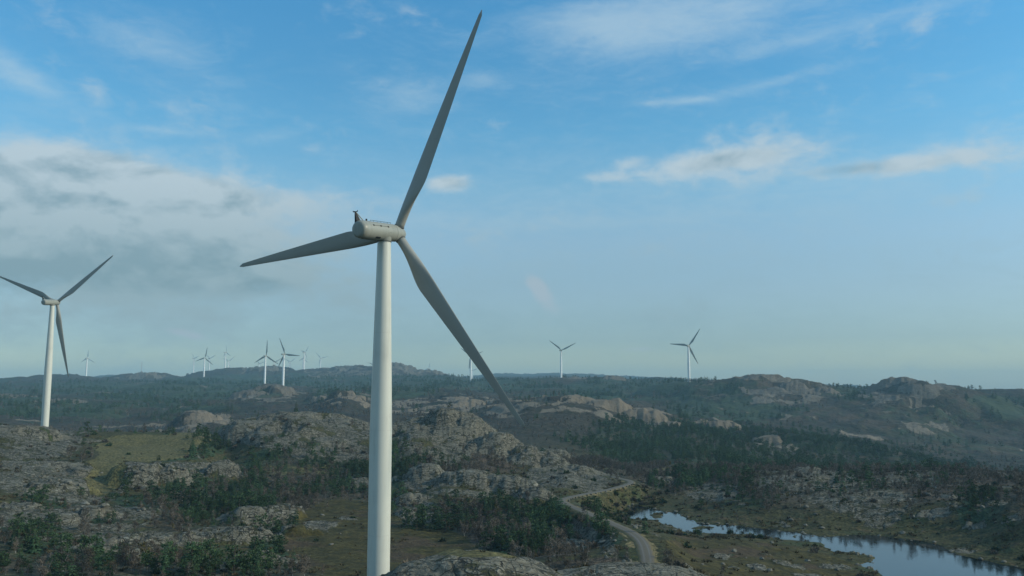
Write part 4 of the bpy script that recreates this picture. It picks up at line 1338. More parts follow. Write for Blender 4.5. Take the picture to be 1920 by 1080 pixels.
def build_turbine(key, detail):
    (k, hx, hy, D, yaw, th, R, hh, cone) = next(t for t in TURBINES if t[0] == key)
    bx, by, bz = BASES[key]
    t = empty('wind_turbine', (bx, by, bz + CZ), math.radians(yaw))
    top = hh - 2.15
    nseg = 64 if detail else 20
    prof = [(-2.0, 2.56), (0.0, 2.56), (45.5 / 92 * hh, 2.56)]
    for i in range(1, 13):
        s = i / 12
        prof.append((45.5 / 92 * hh + (top - 45.5 / 92 * hh) * s, 2.56 + (1.56 - 2.56) * s))
    if D > 2000:          # far towers widened beyond true scale so they stay visible
        prof = [(z_, r_ * 1.25) for z_, r_ in prof]
    tw = part('tower', lathe(prof, nseg), (M_TOWER if detail else M_TOWER_SUNLIT), t, smooth=False, auto=True)
    base = part('foundation', lathe([(-3.0, 4.4), (0.15, 4.4), (0.3, 4.1)], nseg), M_CONC, t, auto=True)
    Mn = Matrix.Translation((0, 0, hh)) @ TR
    ns = 40 if detail else 16
    # nacelle: round canopy with rounded tail
    nac = part('nacelle', lathe([(-9.9, 1.25), (-9.85, 1.55), (-9.65, 1.82), (-9.3, 2.0), (-8.8, 2.1), (-8.0, 2.14), (-3, 2.15), (2.55, 2.15)], ns, 'X'), M_NAC, t, auto=True)
    place(nac, Mn)
    hub = part('hub', lathe([(2.72, 1.8), (2.74, 2.08), (4.4, 2.02), (5.6, 1.86), (6.5, 1.55), (7.2, 1.1), (7.6, 0.6), (7.75, 0.1)], ns, 'X'), M_NAC, t, auto=True)
    place(hub, Mn)
    if detail:
        seam = part('seam_ring', lathe([(2.50, 2.04), (2.52, 2.10), (2.74, 2.10), (2.76, 2.0)], ns, 'X'), M_SEAM, nac, auto=True)
        col = part('yaw_collar', lathe([(-3.6, 1.56), (-3.3, 1.75), (-2.2, 1.78), (-1.6, 2.2)], ns), M_NAC, nac, auto=True)
        col.location = (0, 0, 1.3)
        col.rotation_euler = (0, TILT, 0)
        flange = part('flange', lathe([(top - 0.30, 1.60), (top - 0.28, 1.72), (top - 0.05, 1.72), (top - 0.02, 1.6)], ns), M_SEAM, tw, auto=True)
        for zz in (22.0, 45.5, 68.0):
            rr = 2.56 if zz < 46 else 2.56 - (zz - 45.5) / (top - 45.5)
            part('tower_joint', lathe([(zz - 0.05, rr + 0.004), (zz + 0.05, rr + 0.004)], nseg, cap=False), M_JOINT, tw, smooth=True)
        # rear mast: dark fin with light strut and sensor bar
        fv = [(-9.5, 0.45, 1.5), (-8.1, 0.45, 1.8), (-9.2, 0.83, 4.0), (-9.6, 0.83, 4.0), (-9.5, 1.15, 1.3), (-8.1, 1.15, 1.6), (-9.2, 0.97, 4.0), (-9.6, 0.97, 4.0)]
        ff = [(0, 1, 2, 3), (7, 6, 5, 4), (0, 3, 7, 4), (1, 5, 6, 2), (3, 2, 6, 7), (0, 4, 5, 1)]
        part('mast', (fv, ff), M_DARK, nac)
        part('mast_strut', merge([rod((-7.4, 0.2, 2.05), (-9.2, 0.85, 3.95), 0.13), rod((-7.4, 0.9, 1.9), (-9.2, 0.95, 3.95), 0.10), rod((-7.3, 0.1, 2.05), (-7.1, -0.5, 1.6), .16)]), M_NAC, nac)
        part('wind_sensor', merge([rod((-9.4, 0.25, 4.08), (-9.4, 1.55, 4.08), 0.09), rod((-9.4, 0.3, 4.08), (-9.4, 0.3, 4.4), 0.09), rod((-9.4, 1.5, 4.08), (-9.4, 1.5, 4.35), 0.11), rod((-9.8, 0.9, 4.1), (-9.0, 0.9, 4.1), 0.1)]), M_DARK, nac)
        part('beacon', lathe([(2.1, 0.22), (2.55, 0.22), (2.65, 0.12)], 12), M_DARK, nac).location = (-6.5, 0.1, 0)
        rail = []
        for s_ in (-1, 1):
            ys_ = 0.75 * s_
            rail.append(rod((-6.2, ys_, 2.28), (1.6, ys_, 2.28), 0.045))
            for x in np.arange(-6.2, 1.7, 1.3):
                rail.append(rod((x, ys_, 1.95), (x, ys_, 2.28), 0.035))
        part('roof_rail', merge(rail), M_DARK, nac)
        # side rail with three lifting points
        an = math.radians(28)
        yy, zz = -2.17 * math.cos(an), 2.17 * math.sin(an)
        part('side_rail', rod((-6.6, yy, zz), (-0.6, yy, zz), 0.05), M_SEAM, nac)
        for x in (-6.4, -3.7, -0.9):
            lp = part('lifting_point', box(-0.2, 0.2, -0.07, 0.09, -0.17, 0.17), M_DARK, nac)
            lp.location = (x, yy, zz)
            lp.rotation_euler = (-an, 0, 0)
        an = math.radians(-52)
        hb = part('hatch', box(-0.85, 0.85, -0.05, 0.08, -0.28, 0.28), M_DARK, nac)
        hb.location = (-4.2, -2.13 * math.cos(an), 2.13 * math.sin(an))
        hb.rotation_euler = (-an, 0, 0)
        part('keel_gap', box(-8.6, -3.4, -0.10, 0.10, -2.2, -2.1), M_DARK, nac)
        # tower door and steps at the foot
        part('door', box(-2.64, -2.5, -0.5, 0.5, 1.2, 3.3), M_SEAM, tw)
        part('steps', merge([box(-3.0 - 0.3 * i, -2.65 - 0.3 * i, -0.6, 0.6, 1.05 - 0.2 * i, 1.15 - 0.2 * i) for i in range(6)] + [rod((-2.7, y, 2.1), (-4.6, y, 1.0), 0.04) for y in (-.6, .6)]), M_STEEL, t)
    else:
        fv = [(-9.4, -0.25, 1.9), (-7.9, -0.25, 2.0), (-9.1, 0.0, 4.6), (-9.4, 0.25, 1.9), (-7.9, 0.25, 2.0)]
        part('mast', (fv, [(0, 1, 2), (3, 2, 4), (0, 2, 3), (1, 4, 2), (0, 3, 4, 1)]), M_DARK, nac)
    sc = R / 56.0
    for q in range(3):
        phi = math.radians(th + 120 * q)
        b_ = bpy.data.objects.new('blade', BLADE_SUNLIT if key in SUNLIT_KEYS else BLADE)
        link(b_, t)
        cn = math.radians(cone - 0.9)
        Mb = Mn @ Matrix.Translation((OVERH, 0, 0)) @ Matrix.Rotation(-phi, 4, 'X') @ Matrix.Rotation(cn, 4, 'Y') @ Matrix.Diagonal((1, 1.3 if D > 2000 else 1, sc, 1))  # far blade chords widened beyond true scale too
        place(b_, Mb)
        if detail:
            rg = part('root_ring', lathe([(1.62, 1.12), (1.66, 1.24), (2.0, 1.24), (2.04, 1.12)], 32), M_SEAM, b_, auto=True)
            place(rg, Matrix.Identity(4))
    return t


TLAB = {
    'main': 'huge white wind turbine in the middle of the picture with three grey blades',
    'left': 'white wind turbine on the rocky hill beside the pale grass slope',
    'T1': 'white turbine on the dark rock dome, one blade pointing straight up',
    'T2': 'tall white turbine behind the dark rock dome, one blade level to the right',
    'T3': 'grey bladed far turbine with its foot on the bluish hillside below the left skyline',
    'T4': 'small bright turbine close to the right of the grey bladed one on the left skyline',
    'T5': 'leftmost tiny white turbine of the far row on the skyline left of centre',
    'T6': 'thin tall far turbine just left of a shorter bright one on the skyline',
    'T7': 'short bright far turbine touching the right side of a thinner taller one',
    'T8': 'tiny turbine half hidden by the skyline, left of the rock dome pair',
    'T9': 'small far turbine standing between the two large ones of the rock dome',
    'T10': 'tiny white turbine peeping over the skyline right of the pair on the rock dome',
    'T11': 'slim white far turbine with a raised right blade, its foot on the rocky far hill',
    'T12': 'faint far turbine directly behind and left of a slim one on the skyline',
    'T13': 'bright small far turbine, rightmost of the skyline row left of the big tower',
    'T14': 'far turbine almost wholly hidden behind the big central tower',
    'T15': 'tiny white turbine alone on the skyline right of the big central tower',
    'T16': 'far turbine in dark firs, partly hidden behind the big lower right blade',
    'T17': 'tiny white rotor low over the firs between the big blade and a nearer tower',
    'T18': 'far turbine with two blades in a wide V on the dark wooded hill',
    'T19': 'far turbine standing alone on the bare rise, nearest on the right side',
    'T20': 'small white turbine on the skyline just right of the big left turbine',
}
for tdef in TURBINES:
    k = tdef[0]
    o = build_turbine(k, k in ('main', 'left'))
    tag(o, TLAB[k], 'wind turbine', 'wind turbines of the wind farm on the hills')

# thin lattice mast on the left skyline
mx, my, _ = px_at(257.5, 4240)
gz = float(ground(mx, my)) - 3
V_ = []
hM, wM = 52.0, 1.6
for a in range(3):
    an = a * 2.094
    V_.append(rod((wM * math.cos(an), wM * math.sin(an), 0), (wM * .5 * math.cos(an), wM * .5 * math.sin(an), hM), 0.30, 5))
for i in range(13):
    z0, z1 = i * 4.0, i * 4.0 + 4.0
    r0_, r1_ = wM * (1 - .5 * z0 / hM), wM * (1 - .5 * z1 / hM)
    for a in range(3):
        a0, a1 = a * 2.094, (a + 1) * 2.094
        V_.append(rod((r0_ * math.cos(a0), r0_ * math.sin(a0), z0), (r1_ * math.cos(a1), r1_ * math.sin(a1), z1), 0.14, 4))
o = mesh_obj('lattice_mast', *merge(V_), M_STEEL)
o.location = (mx, my, gz)
tag(o, 'thin grey lattice mast on the rounded far hill left of the distant turbines', 'mast')

# small kiosk beside the left turbine
kx, ky, kz = BASES['left']
v, f = merge([box(-1.5, 1.5, -1.2, 1.2, -0.6, 2.2)])
ko = empty('transformer_kiosk', (kx + 7.2, ky - 6.5, kz + CZ), 0.2)
part('cabinet', box(-1.5, 1.5, -1.2, 1.2, -0.6, 2.1), simple('kiosk_paint', (0.34, 0.36, 0.34), 0.6, 0.1), ko)
part('roof', ([(-1.7, -1.4, 2.1), (1.7, -1.4, 2.1), (1.7, 1.4, 2.1), (-1.7, 1.4, 2.1), (-1.7, 0, 2.5), (1.7, 0, 2.5)], [(0, 1, 5, 4), (2, 3, 4, 5), (0, 4, 3), (1, 2, 5), (0, 3, 2, 1)]), M_SEAM, ko)
part('door', box(-0.6, 0.6, -1.26, -1.2, -0.1, 1.9), M_SEAM, ko)
tag(ko, 'small grey equipment cabinet at the foot of the left turbine', 'cabinet')

# ================================================================== plants and stones
def leaf_mat(name, c1, c2, obj_var=0.5, rough=0.8):
    m, b, p = mat(name)
    geo = b.n.new('ShaderNodeNewGeometry')
    oi = b.n.new('ShaderNodeObjectInfo')
    n = b.noise(geo.outputs['Position'], 0.7, 3, 0.6)
    mixv = b.m('ADD', b.m('MULTIPLY', n, 0.6), b.m('MULTIPLY', geo.outputs['Random Per Island'], 0.5))
    c = b.mix(b.ss(mixv, 0.25, 0.85), c1, c2)
    f = b.m('MULTIPLY_ADD', oi.outputs['Random'], obj_var, 1 - obj_var / 2)
    pn = b.noise(geo.outputs['Position'], 0.025, 3, 0.6)
    f = b.m('MULTIPLY', f, b.ss(pn, 0.25, 0.75, 0.65, 1.35))
    b.put(p.inputs['Base Color'], b.v('MULTIPLY', c, b.comb(f, f, f)))
    p.inputs['Roughness'].default_value = rough
    p.inputs['Specular IOR Level'].default_value = 0.12
    return m


M_FIR = leaf_mat('spruce_needles', (0.020, 0.046, 0.024), (0.056, 0.098, 0.042))
M_PINE = leaf_mat('pine_needles', (0.025, 0.054, 0.026), (0.070, 0.114, 0.048))
M_TWIG = leaf_mat('bare_birch_twigs', (0.064, 0.055, 0.043), (0.142, 0.120, 0.092), 0.6)
M_TWIGY = leaf_mat('yellowing_birch_leaves', (0.075, 0.070, 0.022), (0.150, 0.120, 0.045), 0.5)
M_BARK = simple('birch_bark', (0.25, 0.24, 0.22), 0.85, 0.35, 1.2, obj_var=0.7)
M_BARKD = simple('spruce_bark', (0.075, 0.062, 0.050), 0.9, 0.3, 1.2)
M_HEATH = leaf_mat('heather_tufts', (0.052, 0.046, 0.025), (0.105, 0.085, 0.046), 0.8)
M_SHRUB = leaf_mat('juniper_needles', (0.024, 0.042, 0.022), (0.055, 0.080, 0.036), 0.7)


def stone_material():
    m, b, p = mat('grey_stone')
    tc = b.n.new('ShaderNodeTexCoord')
    oi = b.n.new('ShaderNodeObjectInfo')
    n = b.noise(tc.outputs['Object'], 1.4, 5, 0.7)
    c = b.mix(b.ss(n, 0.3, 0.7), (0.085, 0.083, 0.066), (0.19, 0.183, 0.150))
    f = b.m('MULTIPLY_ADD', oi.outputs['Random'], 0.5, 0.75)
    b.put(p.inputs['Base Color'], b.v('MULTIPLY', c, b.comb(f, f, f)))
    p.inputs['Roughness'].default_value = 0.92
    p.inputs['Specular IOR Level'].default_value = 0.15
    return m


M_STONE = stone_material()


def tri_cloud(rs, n, pos_fn, size, flat=0.5):
    """n small irregular triangles"""
    V, Fc = [], []
    for i in range(n):
        c, s, dirv = pos_fn(i)
        a = Vector(dirv).normalized()
        u = a.orthogonal().normalized()
        u = (Matrix.Rotation(rs.uniform(0, 6.283), 3, a) @ u)
        L = size * s * rs.uniform(0.7, 1.4)
        W = L * flat * rs.uniform(0.6, 1.2)
        k = len(V)
        c = Vector(c)
        V += [tuple(c - a * L * 0.35 + u * W * 0.5), tuple(c - a * L * 0.35 - u * W * 0.5), tuple(c + a * L * 0.65 + u * W * rs.uniform(-.2, .2))]
        Fc.append((k, k + 1, k + 2))
    return V, Fc


def spruce_geo(seed, h=9.0, full=0.23, nw=15, dens=1.0):
    rs = random.Random(seed)
    lean = rs.uniform(-0.03, 0.03)
    trunk = rod((0, 0, -0.6), (lean * h, 0, h * 0.97), 0.018 * h, 6, 0.02)
    V, Fc = [], []
    for w in range(nw):
        t = 0.10 + 0.87 * (w / (nw - 1)) ** 0.92
        z = t * h
        R = h * full * (1 - t) ** 0.78 * rs.uniform(0.72, 1.18) + 0.12
        nb = max(4, int((5 + 5 * (1 - t)) * dens))
        off = rs.uniform(0, 6.28)
        for q in range(nb):
            if rs.random() < 0.10:
                continue
            an = off + q * 6.283 / nb + rs.uniform(-0.25, 0.25)
            L = R * rs.uniform(0.7, 1.2)
            d = Vector((math.cos(an), math.sin(an), 0))
            s = Vector((-d.y, d.x, 0))
            o = Vector((lean * z, 0, z))
            droop = -0.28 * L
            mid = o + d * L * 0.55 + Vector((0, 0, droop * 0.35))
            tip = o + d * L + Vector((0, 0, droop + rs.uniform(-.1, .1) * L))
            wd = L * rs.uniform(0.22, 0.34)
            k = len(V)
            hang = Vector((0, 0, -wd * 0.9))
            V += [tuple(o), tuple(mid + s * wd), tuple(tip), tuple(mid - s * wd), tuple(mid + hang), tuple(tip + s * wd * .5 - d * .1 * L), tuple(mid + Vector((0, 0, wd * .35)))]
            Fc += [(k, k + 1, k + 6), (k + 1, k + 2, k + 6), (k + 2, k + 3, k + 6), (k + 3, k, k + 6), (k, k + 4, k + 2)]
    k = len(V)
    V += [(lean * h - .12, 0, h * .94), (lean * h + .12, 0, h * .94), (lean * h, 0, h * 1.03)]
    Fc.append((k, k + 1, k + 2))
    return trunk, (V, Fc)


def pine_geo(seed, h=7.5, nl=24, per=20):
    rs = random.Random(seed)
    T = [rod((0, 0, -0.6), (0.15, 0.1, h * 0.5), 0.022 * h, 6, 0.014 * h), rod((0.15, 0.1, h * 0.5), (rs.uniform(-.4, .4), rs.uniform(-.4, .4), h * 0.9), 0.014 * h, 5, 0.03)]
    cl = []
    for i in range(nl):
        t = rs.uniform(0.28, 1.0)
        R = h * 0.30 * math.sqrt(max(0.02, math.sin(math.pi * (0.12 + 0.80 * t)))) * rs.uniform(0.25, 1.0)
        an = rs.uniform(0, 6.283)
        c = Vector((R * math.cos(an), R * math.sin(an), t * h * 0.97))
        cl.append((c, rs.uniform(0.45, 0.95) * h / 9))
        T.append(rod((0.1, 0.05, max(0.3, c.z - R * 0.5)), tuple(c), 0.05, 3, 0.02))

    def f(i):
        c, s = cl[i % len(cl)]
        d = Vector((rs.gauss(0, 1), rs.gauss(0, 1), rs.gauss(0.25, 0.6)))
        d.normalize()
        return c + Vector((d.x * s * 1.25, d.y * s * 1.25, d.z * s * 0.65)), 1.0, d + Vector((0, 0, .15))
    return merge(T), tri_cloud(rs, nl * per, f, h * 0.072, 0.75)


def birch_geo(seed, h=8.0, nl=15, per=16, leafy=False, spread=0.30):
    rs = random.Random(seed)
    T = []
    p = Vector((0, 0, -0.5))
    nst = rs.choice((1, 1, 2, 3))
    tips = []
    for st in range(nst):
        q = p.copy()
        r = 0.012 * h / math.sqrt(nst) + 0.02
        d = Vector((rs.uniform(-.14, .14) + (st - (nst - 1) / 2) * .2, rs.uniform(-.14, .14), 1)).normalized()
        hh = h * rs.uniform(0.82, 1.0)
        for s in range(4):
            q2 = q + d * hh * 0.24
            T.append(rod(tuple(q), tuple(q2), r, 5, r * 0.72))
            tips.append((q.copy(), q2.copy(), s))
            r *= 0.72
            q = q2
            d = (d + Vector((rs.uniform(-.16, .16), rs.uniform(-.16, .16), 0.05))).normalized()
    cl = []
    for i in range(nl):
        a, b_, s = rs.choice([x for x in tips if x[2] >= 1])
        o = a.lerp(b_, rs.random())
        an = rs.uniform(0, 6.283)
        up = rs.uniform(0.35, 1.1)
        L = h * spread * rs.uniform(0.45, 1.0) * (1.15 - 0.22 * s)
        e = o + Vector((math.cos(an), math.sin(an), up)).normalized() * L
        T.append(rod(tuple(o), tuple(e), 0.045, 3, 0.015))
        cl.append((o, e))

    def f(i):
        o, e = cl[i % len(cl)]
        c = o.lerp(e, rs.uniform(0.25, 1.1))
        d = (e - o).normalized() + Vector((rs.gauss(0, .55), rs.gauss(0, .55), rs.gauss(0.1, .45)))
        return c + Vector((rs.gauss(0, .045 * h), rs.gauss(0, .045 * h), rs.gauss(0, .04 * h))), 1.0, d
    return merge(T), tri_cloud(rs, nl * per, f, h * (0.085 if leafy else 0.085), 0.8 if leafy else 0.24)


def tuft_geo(seed, n=26, flat=0.35):
    rs = random.Random(seed)

    def f(i):
        an = rs.uniform(0, 6.283)
        r = rs.random() ** 0.6
        d = Vector((math.cos(an) * r, math.sin(an) * r, rs.uniform(.5, 1.1)))
        return Vector((math.cos(an) * r * .75, math.sin(an) * r * .75, 0.10 + 0.32 * (1 - r) + rs.random() * .15)), 1.0, d
    return tri_cloud(rs, n, f, 0.62, flat)


def bush_geo(seed, n=80):
    rs = random.Random(seed)

    def f(i):
        d = Vector((rs.gauss(0, 1), rs.gauss(0, 1), abs(rs.gauss(0, 1))))
        d.normalize()
        return Vector((d.x, d.y, d.z * 1.0)) * rs.uniform(.55, 1.0), 1.0, d + Vector((0, 0, .5))
    return tri_cloud(rs, n, f, 0.55, 0.7)


def to_mesh(name, vf, *mats):
    me = bpy.data.meshes.new(name)
    me.from_pydata([tuple(v) for v in vf[0]], [], vf[1])
    for m in mats:
        me.materials.append(m)
    return me


def joined_mesh(name, parts_):
    """one mesh of several (geometry, material)"""
    V, Fc, MI = [], [], []
    for i, ((v, f), m) in enumerate(parts_):
        o = len(V)
        V += list(v)
        Fc += [tuple(q + o for q in g) for g in f]
        MI += [i] * len(f)
    me = bpy.data.meshes.new(name)
    me.from_pydata([tuple(v) for v in V], [], Fc)
    for _, m in parts_:
        me.materials.append(m)
    me.polygons.foreach_set('material_index', MI)
    return me


KINDS = {}
# name -> list of (trunk mesh, crown mesh, joined mesh, height)
for kind, fn, bark, leaf, n in (('spruce_tree', lambda s: spruce_geo(s, 9.0, 0.19 + 0.05 * (s % 3), 13 + s % 4), M_BARKD, M_FIR, 5),
                                ('pine_tree', lambda s: pine_geo(s + 40), M_BARKD, M_PINE, 4),
                                ('birch_tree', lambda s: birch_geo(s + 80, 8.0, 20, 26), M_BARK, M_TWIG, 6),
                                ('leafy_birch', lambda s: birch_geo(s + 120, 7.0, 14, 14, True), M_BARK, M_TWIGY, 2)):
    KINDS[kind] = []
    for s in range(n):
        tr, cr = fn(s)
        KINDS[kind].append((to_mesh('trunk', tr, bark), to_mesh('crown', cr, leaf), joined_mesh(kind, [(tr, bark), (cr, leaf)])))


def scatter(dens, n_max, d0, d1, seed):
    """random plant positions from a density grid"""
    rg = np.random.default_rng(seed)
    a0, a1 = math.radians(-35.5), math.radians(35.5)
    area = 0.5 * (a1 - a0) * (d1 * d1 - d0 * d0)
    i0, i1 = np.searchsorted(AZ, [a0, a1])
    j0, j1 = np.searchsorted(DD, [d0, d1])
    top = float(np.percentile(dens[i0:i1, j0:j1], 99.5)) + 1e-9
    n = int(min(area * top, n_max))
    a = rg.uniform(a0, a1, n)
    d = np.sqrt(rg.uniform(d0 * d0, d1 * d1, n))
    x, y = np.sin(a) * d, np.cos(a) * d
    dv = _bil(dens, x, y)
    keep = rg.random(n) < dv / top
    x, y, d = x[keep], y[keep], d[keep]
    vis = _bil(VIS.astype(float), x, y)
    z = ground(x, y)
    return x, y, z, d, vis, rg


def in_frame(x, y, z, mg=6):
    u, v = gpix(x, y, z - CZ)
    return (u > -mg) & (u < 1920 + mg) & (v < 1080 + 30)


def gn_scatter(name, pts, scl, rot, pick, meshes, kind='stuff'):
    """one object: points that carry copies of a few plant meshes"""
    me = bpy.data.meshes.new(name)
    me.vertices.add(len(pts))
    me.vertices.foreach_set('co', np.asarray(pts, np.float32).ravel())
    for nm, ar, ty in (('scl', scl, 'FLOAT'), ('rot', rot, 'FLOAT'), ('pick', pick, 'INT')):
        at = me.attributes.new(nm, ty, 'POINT')
        at.data.foreach_set('value', np.asarray(ar, np.float32 if ty == 'FLOAT' else np.int32))
    o = bpy.data.objects.new(name, me)
    link(o)
    ng = bpy.data.node_groups.new(name, 'GeometryNodeTree')
    ng.interface.new_socket('Geometry', in_out='INPUT', socket_type='NodeSocketGeometry')
    ng.interface.new_socket('Geometry', in_out='OUTPUT', socket_type='NodeSocketGeometry')
    N, L = ng.nodes, ng.links
    gi, go = N.new('NodeGroupInput'), N.new('NodeGroupOutput')
    cc = bpy.data.collections.new(name + '_kinds')
    for i, m_ in enumerate(meshes):
        so = bpy.data.objects.new('%s_kind_%02d' % (name, i), m_)
        cc.objects.link(so)
    ci = N.new('GeometryNodeCollectionInfo')
    ci.inputs['Collection'].default_value = cc
    ci.inputs['Separate Children'].default_value = True
    ci.inputs['Reset Children'].default_value = True
    ip = N.new('GeometryNodeInstanceOnPoints')
    ip.inputs['Pick Instance'].default_value = True
    L.new(gi.outputs[0], ip.inputs['Points'])
    L.new(ci.outputs[0], ip.inputs['Instance'])

    def attr(nm, ty):
        a = N.new('GeometryNodeInputNamedAttribute')
        a.data_type = ty
        a.inputs[0].default_value = nm
        return a.outputs[0]
    L.new(attr('pick', 'INT'), ip.inputs['Instance Index'])
    cx = N.new('ShaderNodeCombineXYZ')
    L.new(attr('rot', 'FLOAT'), cx.inputs[2])
    L.new(cx.outputs[0], ip.inputs['Rotation'])
    L.new(attr('scl', 'FLOAT'), ip.inputs['Scale'])
    L.new(ip.outputs[0], go.inputs[0])
    md = o.modifiers.new('plants', 'NODES')
    md.node_group = ng
    tag(o, kind=kind)
    return o


def where_words(x, y, z):
    u, v = gpix(x, y, z - CZ)
    u, v = float(u), float(v)
    d = math.hypot(x, y)
    if u < 700:
        if v > 1030:
            return 'low wood along the bottom left edge'
        if d > 560:
            return 'rock domes left of the big tower' if u > 400 else 'hilltop beside the left turbine'
        if u < 230:
            return 'broken rock slope at the left edge'
        if u < 440 and v < 880:
            return 'grove under the pale grass slope'
        if u < 480:
            return 'wooded hollow left of the middle'
        return 'bog edge left of the big tower'
    if u < 860:
        return 'gully right behind the big tower'
    if u < 1200:
        if v > 930:
            return 'steep wood between big tower and road'
        return 'brushy flank of the crag'
    if v > 1000 and u < 1650:
        return 'open bog between road and pond'
    if u < 1340:
        return 'wood at the far narrow end of the pond'
    if u < 1640:
        return 'wooded bank behind the middle of the pond'
    return 'stony slope beyond the wide pond end'


SHAPES = {'spruce_tree': ('slim', 'fuller', 'broad', 'narrow', 'bushy'), 'pine_tree': ('dense', 'open', 'leaning', 'wide'),
          'birch_tree': ('straight', 'forked', 'wispy', 'spreading', 'crooked', 'thin'), 'leafy_birch': ('loose', 'rounded')}
WORDS = {'spruce_tree': ('dark spruce in the ', 'spruce', 'dark spruces in the '),
         'pine_tree': ('green pine in the ', 'pine', 'round headed pines in the '),
         'birch_tree': ('bare birch in the ', 'birch', 'bare birches in the '),
         'leafy_birch': ('yellowish birch in the ', 'birch', 'yellowish birches in the ')}
print('scatter')


def individual(kind, v, x, y, z, s, r):
    tr, cr, _ = KINDS[kind][v]
    e = empty(kind, (x, y, z), r)
    e.scale = (s, s, s)
    for me in (tr, cr):
        c = bpy.data.objects.new(me.name.split('.')[0], me)
        link(c, e)
    a, cat, g = WORDS[kind]
    w = where_words(x, y, z)
    hgt = {'spruce_tree': 9.0, 'pine_tree': 7.5, 'birch_tree': 8.0, 'leafy_birch': 7.0}[kind] * s
    sz = 'tall' if hgt > 6.6 else ('low' if hgt < 4.4 else 'middling')
    tag(e, sz + ' ' + SHAPES[kind][v] + ' ' + a + w, cat, g + w)
    return e


def plant(dens, n_max, d0, d1, seed, choose, h_scale, n_ind, name):
    """the largest n_ind in view become trees of their own, the rest one object"""
    x, y, z, d, vis, rg = scatter(dens, n_max, d0, d1, seed)
    n = len(x)
    s = h_scale(rg, n, x, y, d)
    r = rg.uniform(0, 6.283, n)
    kinds, vs = choose(rg, n, x, y, d)
    size = s / d
    ok = in_frame(x, y, z, 4) & (vis > 0.4) & (d < 720)
    order = np.argsort(-(size * ok))
    return dict(x=x, y=y, z=z - 0.15, d=d, s=s, r=r, kind=kinds, v=vs, ok=ok, order=order, size=size)


CONK = ['spruce_tree', 'pine_tree']


def choose_con(rg, n, x, y, d):
    g = _bil(np.clip(GREEN, 0, 1), x, y)
    pk = np.where(rg.random(n) < np.where(d < 600, 0.70, 0.55 + 0.15 * g), 1, 0)
    v = np.where(pk == 0, rg.integers(0, 5, n), rg.integers(0, 4, n))
    return pk, v


def choose_bir(rg, n, x, y, d):
    g = _bil(np.clip(GREEN, 0, 1), x, y)
    pk = np.where(rg.random(n) < 0.02 + 0.35 * g, 1, 0)
    v = np.where(pk == 0, rg.integers(0, 6, n), rg.integers(0, 2, n))
    return pk, v


near_con = plant(CON, 400000, 115, 720, 5, choose_con, lambda rg, n, x, y, d: (0.28 + 0.62 * rg.random(n) ** 1.8) * (0.85 + 0.5 * sstep(_bil(LOWM, x, y), -0.1, 0.3)), 300, 'c')
far_con = plant(CON, 2500000, 650, 1500, 6, choose_con, lambda rg, n, x, y, d: rg.uniform(0.7, 1.3, n), 0, 'c')
vfar_con = plant(CON, 3000000, 1500, 3600, 7, choose_con, lambda rg, n, x, y, d: rg.uniform(1.0, 1.8, n), 0, 'c')
near_bir = plant(BIR, 400000, 115, 720, 8, choose_bir, lambda rg, n, x, y, d: (0.30 + 0.60 * rg.random(n) ** 1.6) * (0.85 + 0.35 * sstep(-_bil(LOWM, x, y), -0.1, 0.3)), 300, 'b')
far_bir = plant(BIR, 2500000, 650, 1500, 9, choose_bir, lambda rg, n, x, y, d: rg.uniform(0.5, 1.0, n), 0, 'b')
vfar_bir = plant(BIR, 2000000, 1500, 2600, 10, choose_bir, lambda rg, n, x, y, d: rg.uniform(0.9, 1.5, n), 0, 'b')


def emit(near, others, kinds, name):
    sets = []
    for ki, kname in enumerate(kinds):
        sel = [i for i in near['order'] if near['kind'][i] == ki and near['ok'][i]][:300]
        ss = set(int(i) for i in sel)
        for i in sel:
            individual(kname, int(near['v'][i]), float(near['x'][i]), float(near['y'][i]), float(near['z'][i]), float(near['s'][i]), float(near['r'][i]))
        sets.append(ss)
    used = set().union(*sets)
    P_, S_, R_, K_ = [], [], [], []
    off = [0, len(KINDS[kinds[0]])]
    for grp in [near] + others:
        m = np.ones(len(grp['x']), bool)
        if grp is near and used:
            m[list(used)] = False
        P_.append(np.stack([grp['x'][m], grp['y'][m], grp['z'][m]], -1))
        S_.append(grp['s'][m])
        R_.append(grp['r'][m])
        K_.append(np.where(grp['kind'][m] == 0, grp['v'][m], grp['v'][m] + off[1]))
    P_, S_, R_, K_ = [np.concatenate(q) for q in (P_, S_, R_, K_)]
    gn_scatter(name, P_, S_, R_, K_, [t[2] for k in kinds for t in KINDS[k]])
    print(name, 'individuals', len(used), 'mass', len(P_))


emit(near_con, [far_con, vfar_con], CONK, 'conifer_woods')
emit(near_bir, [far_bir, vfar_bir], ['birch_tree', 'leafy_birch'], 'birch_woods')

# low growth
tuft_density = np.where(D2 < 620, 0.26, 0) * (0.15 + 0.85 * sstep(LOWM + MIDM * 0.5, -0.1, 0.25)) * (1 - sstep(ROCK, 0.35, 0.7)) * (1 - 0.93 * np.clip(GRASS, 0, 1)) * (1 - 0.85 * np.clip(OLIVE, 0, 1)) * sstep(ROADD, 4, 6) * sstep(POND_D, 0.2, 1.2) * sstep(620 - D2, 0, 200) * (0.4 + 0.6 * dn(MIDM, -0.3, 0.3))
tuft_density = np.maximum(tuft_density, 0.5 * ell(1195, 932, 50, 36, 385, 475) * sstep(ROADD, 3.2, 4) * sstep(POND_D, 0.2, 1))
x, y, z, d, vis, rg = scatter(tuft_density, 160000, 115, 600, 31)
k = vis > 0.2
x, y, z, d = x[k], y[k], z[k], d[k]
n = len(x)
tm = [to_mesh('tuft', tuft_geo(200 + i), M_HEATH) for i in range(4)]
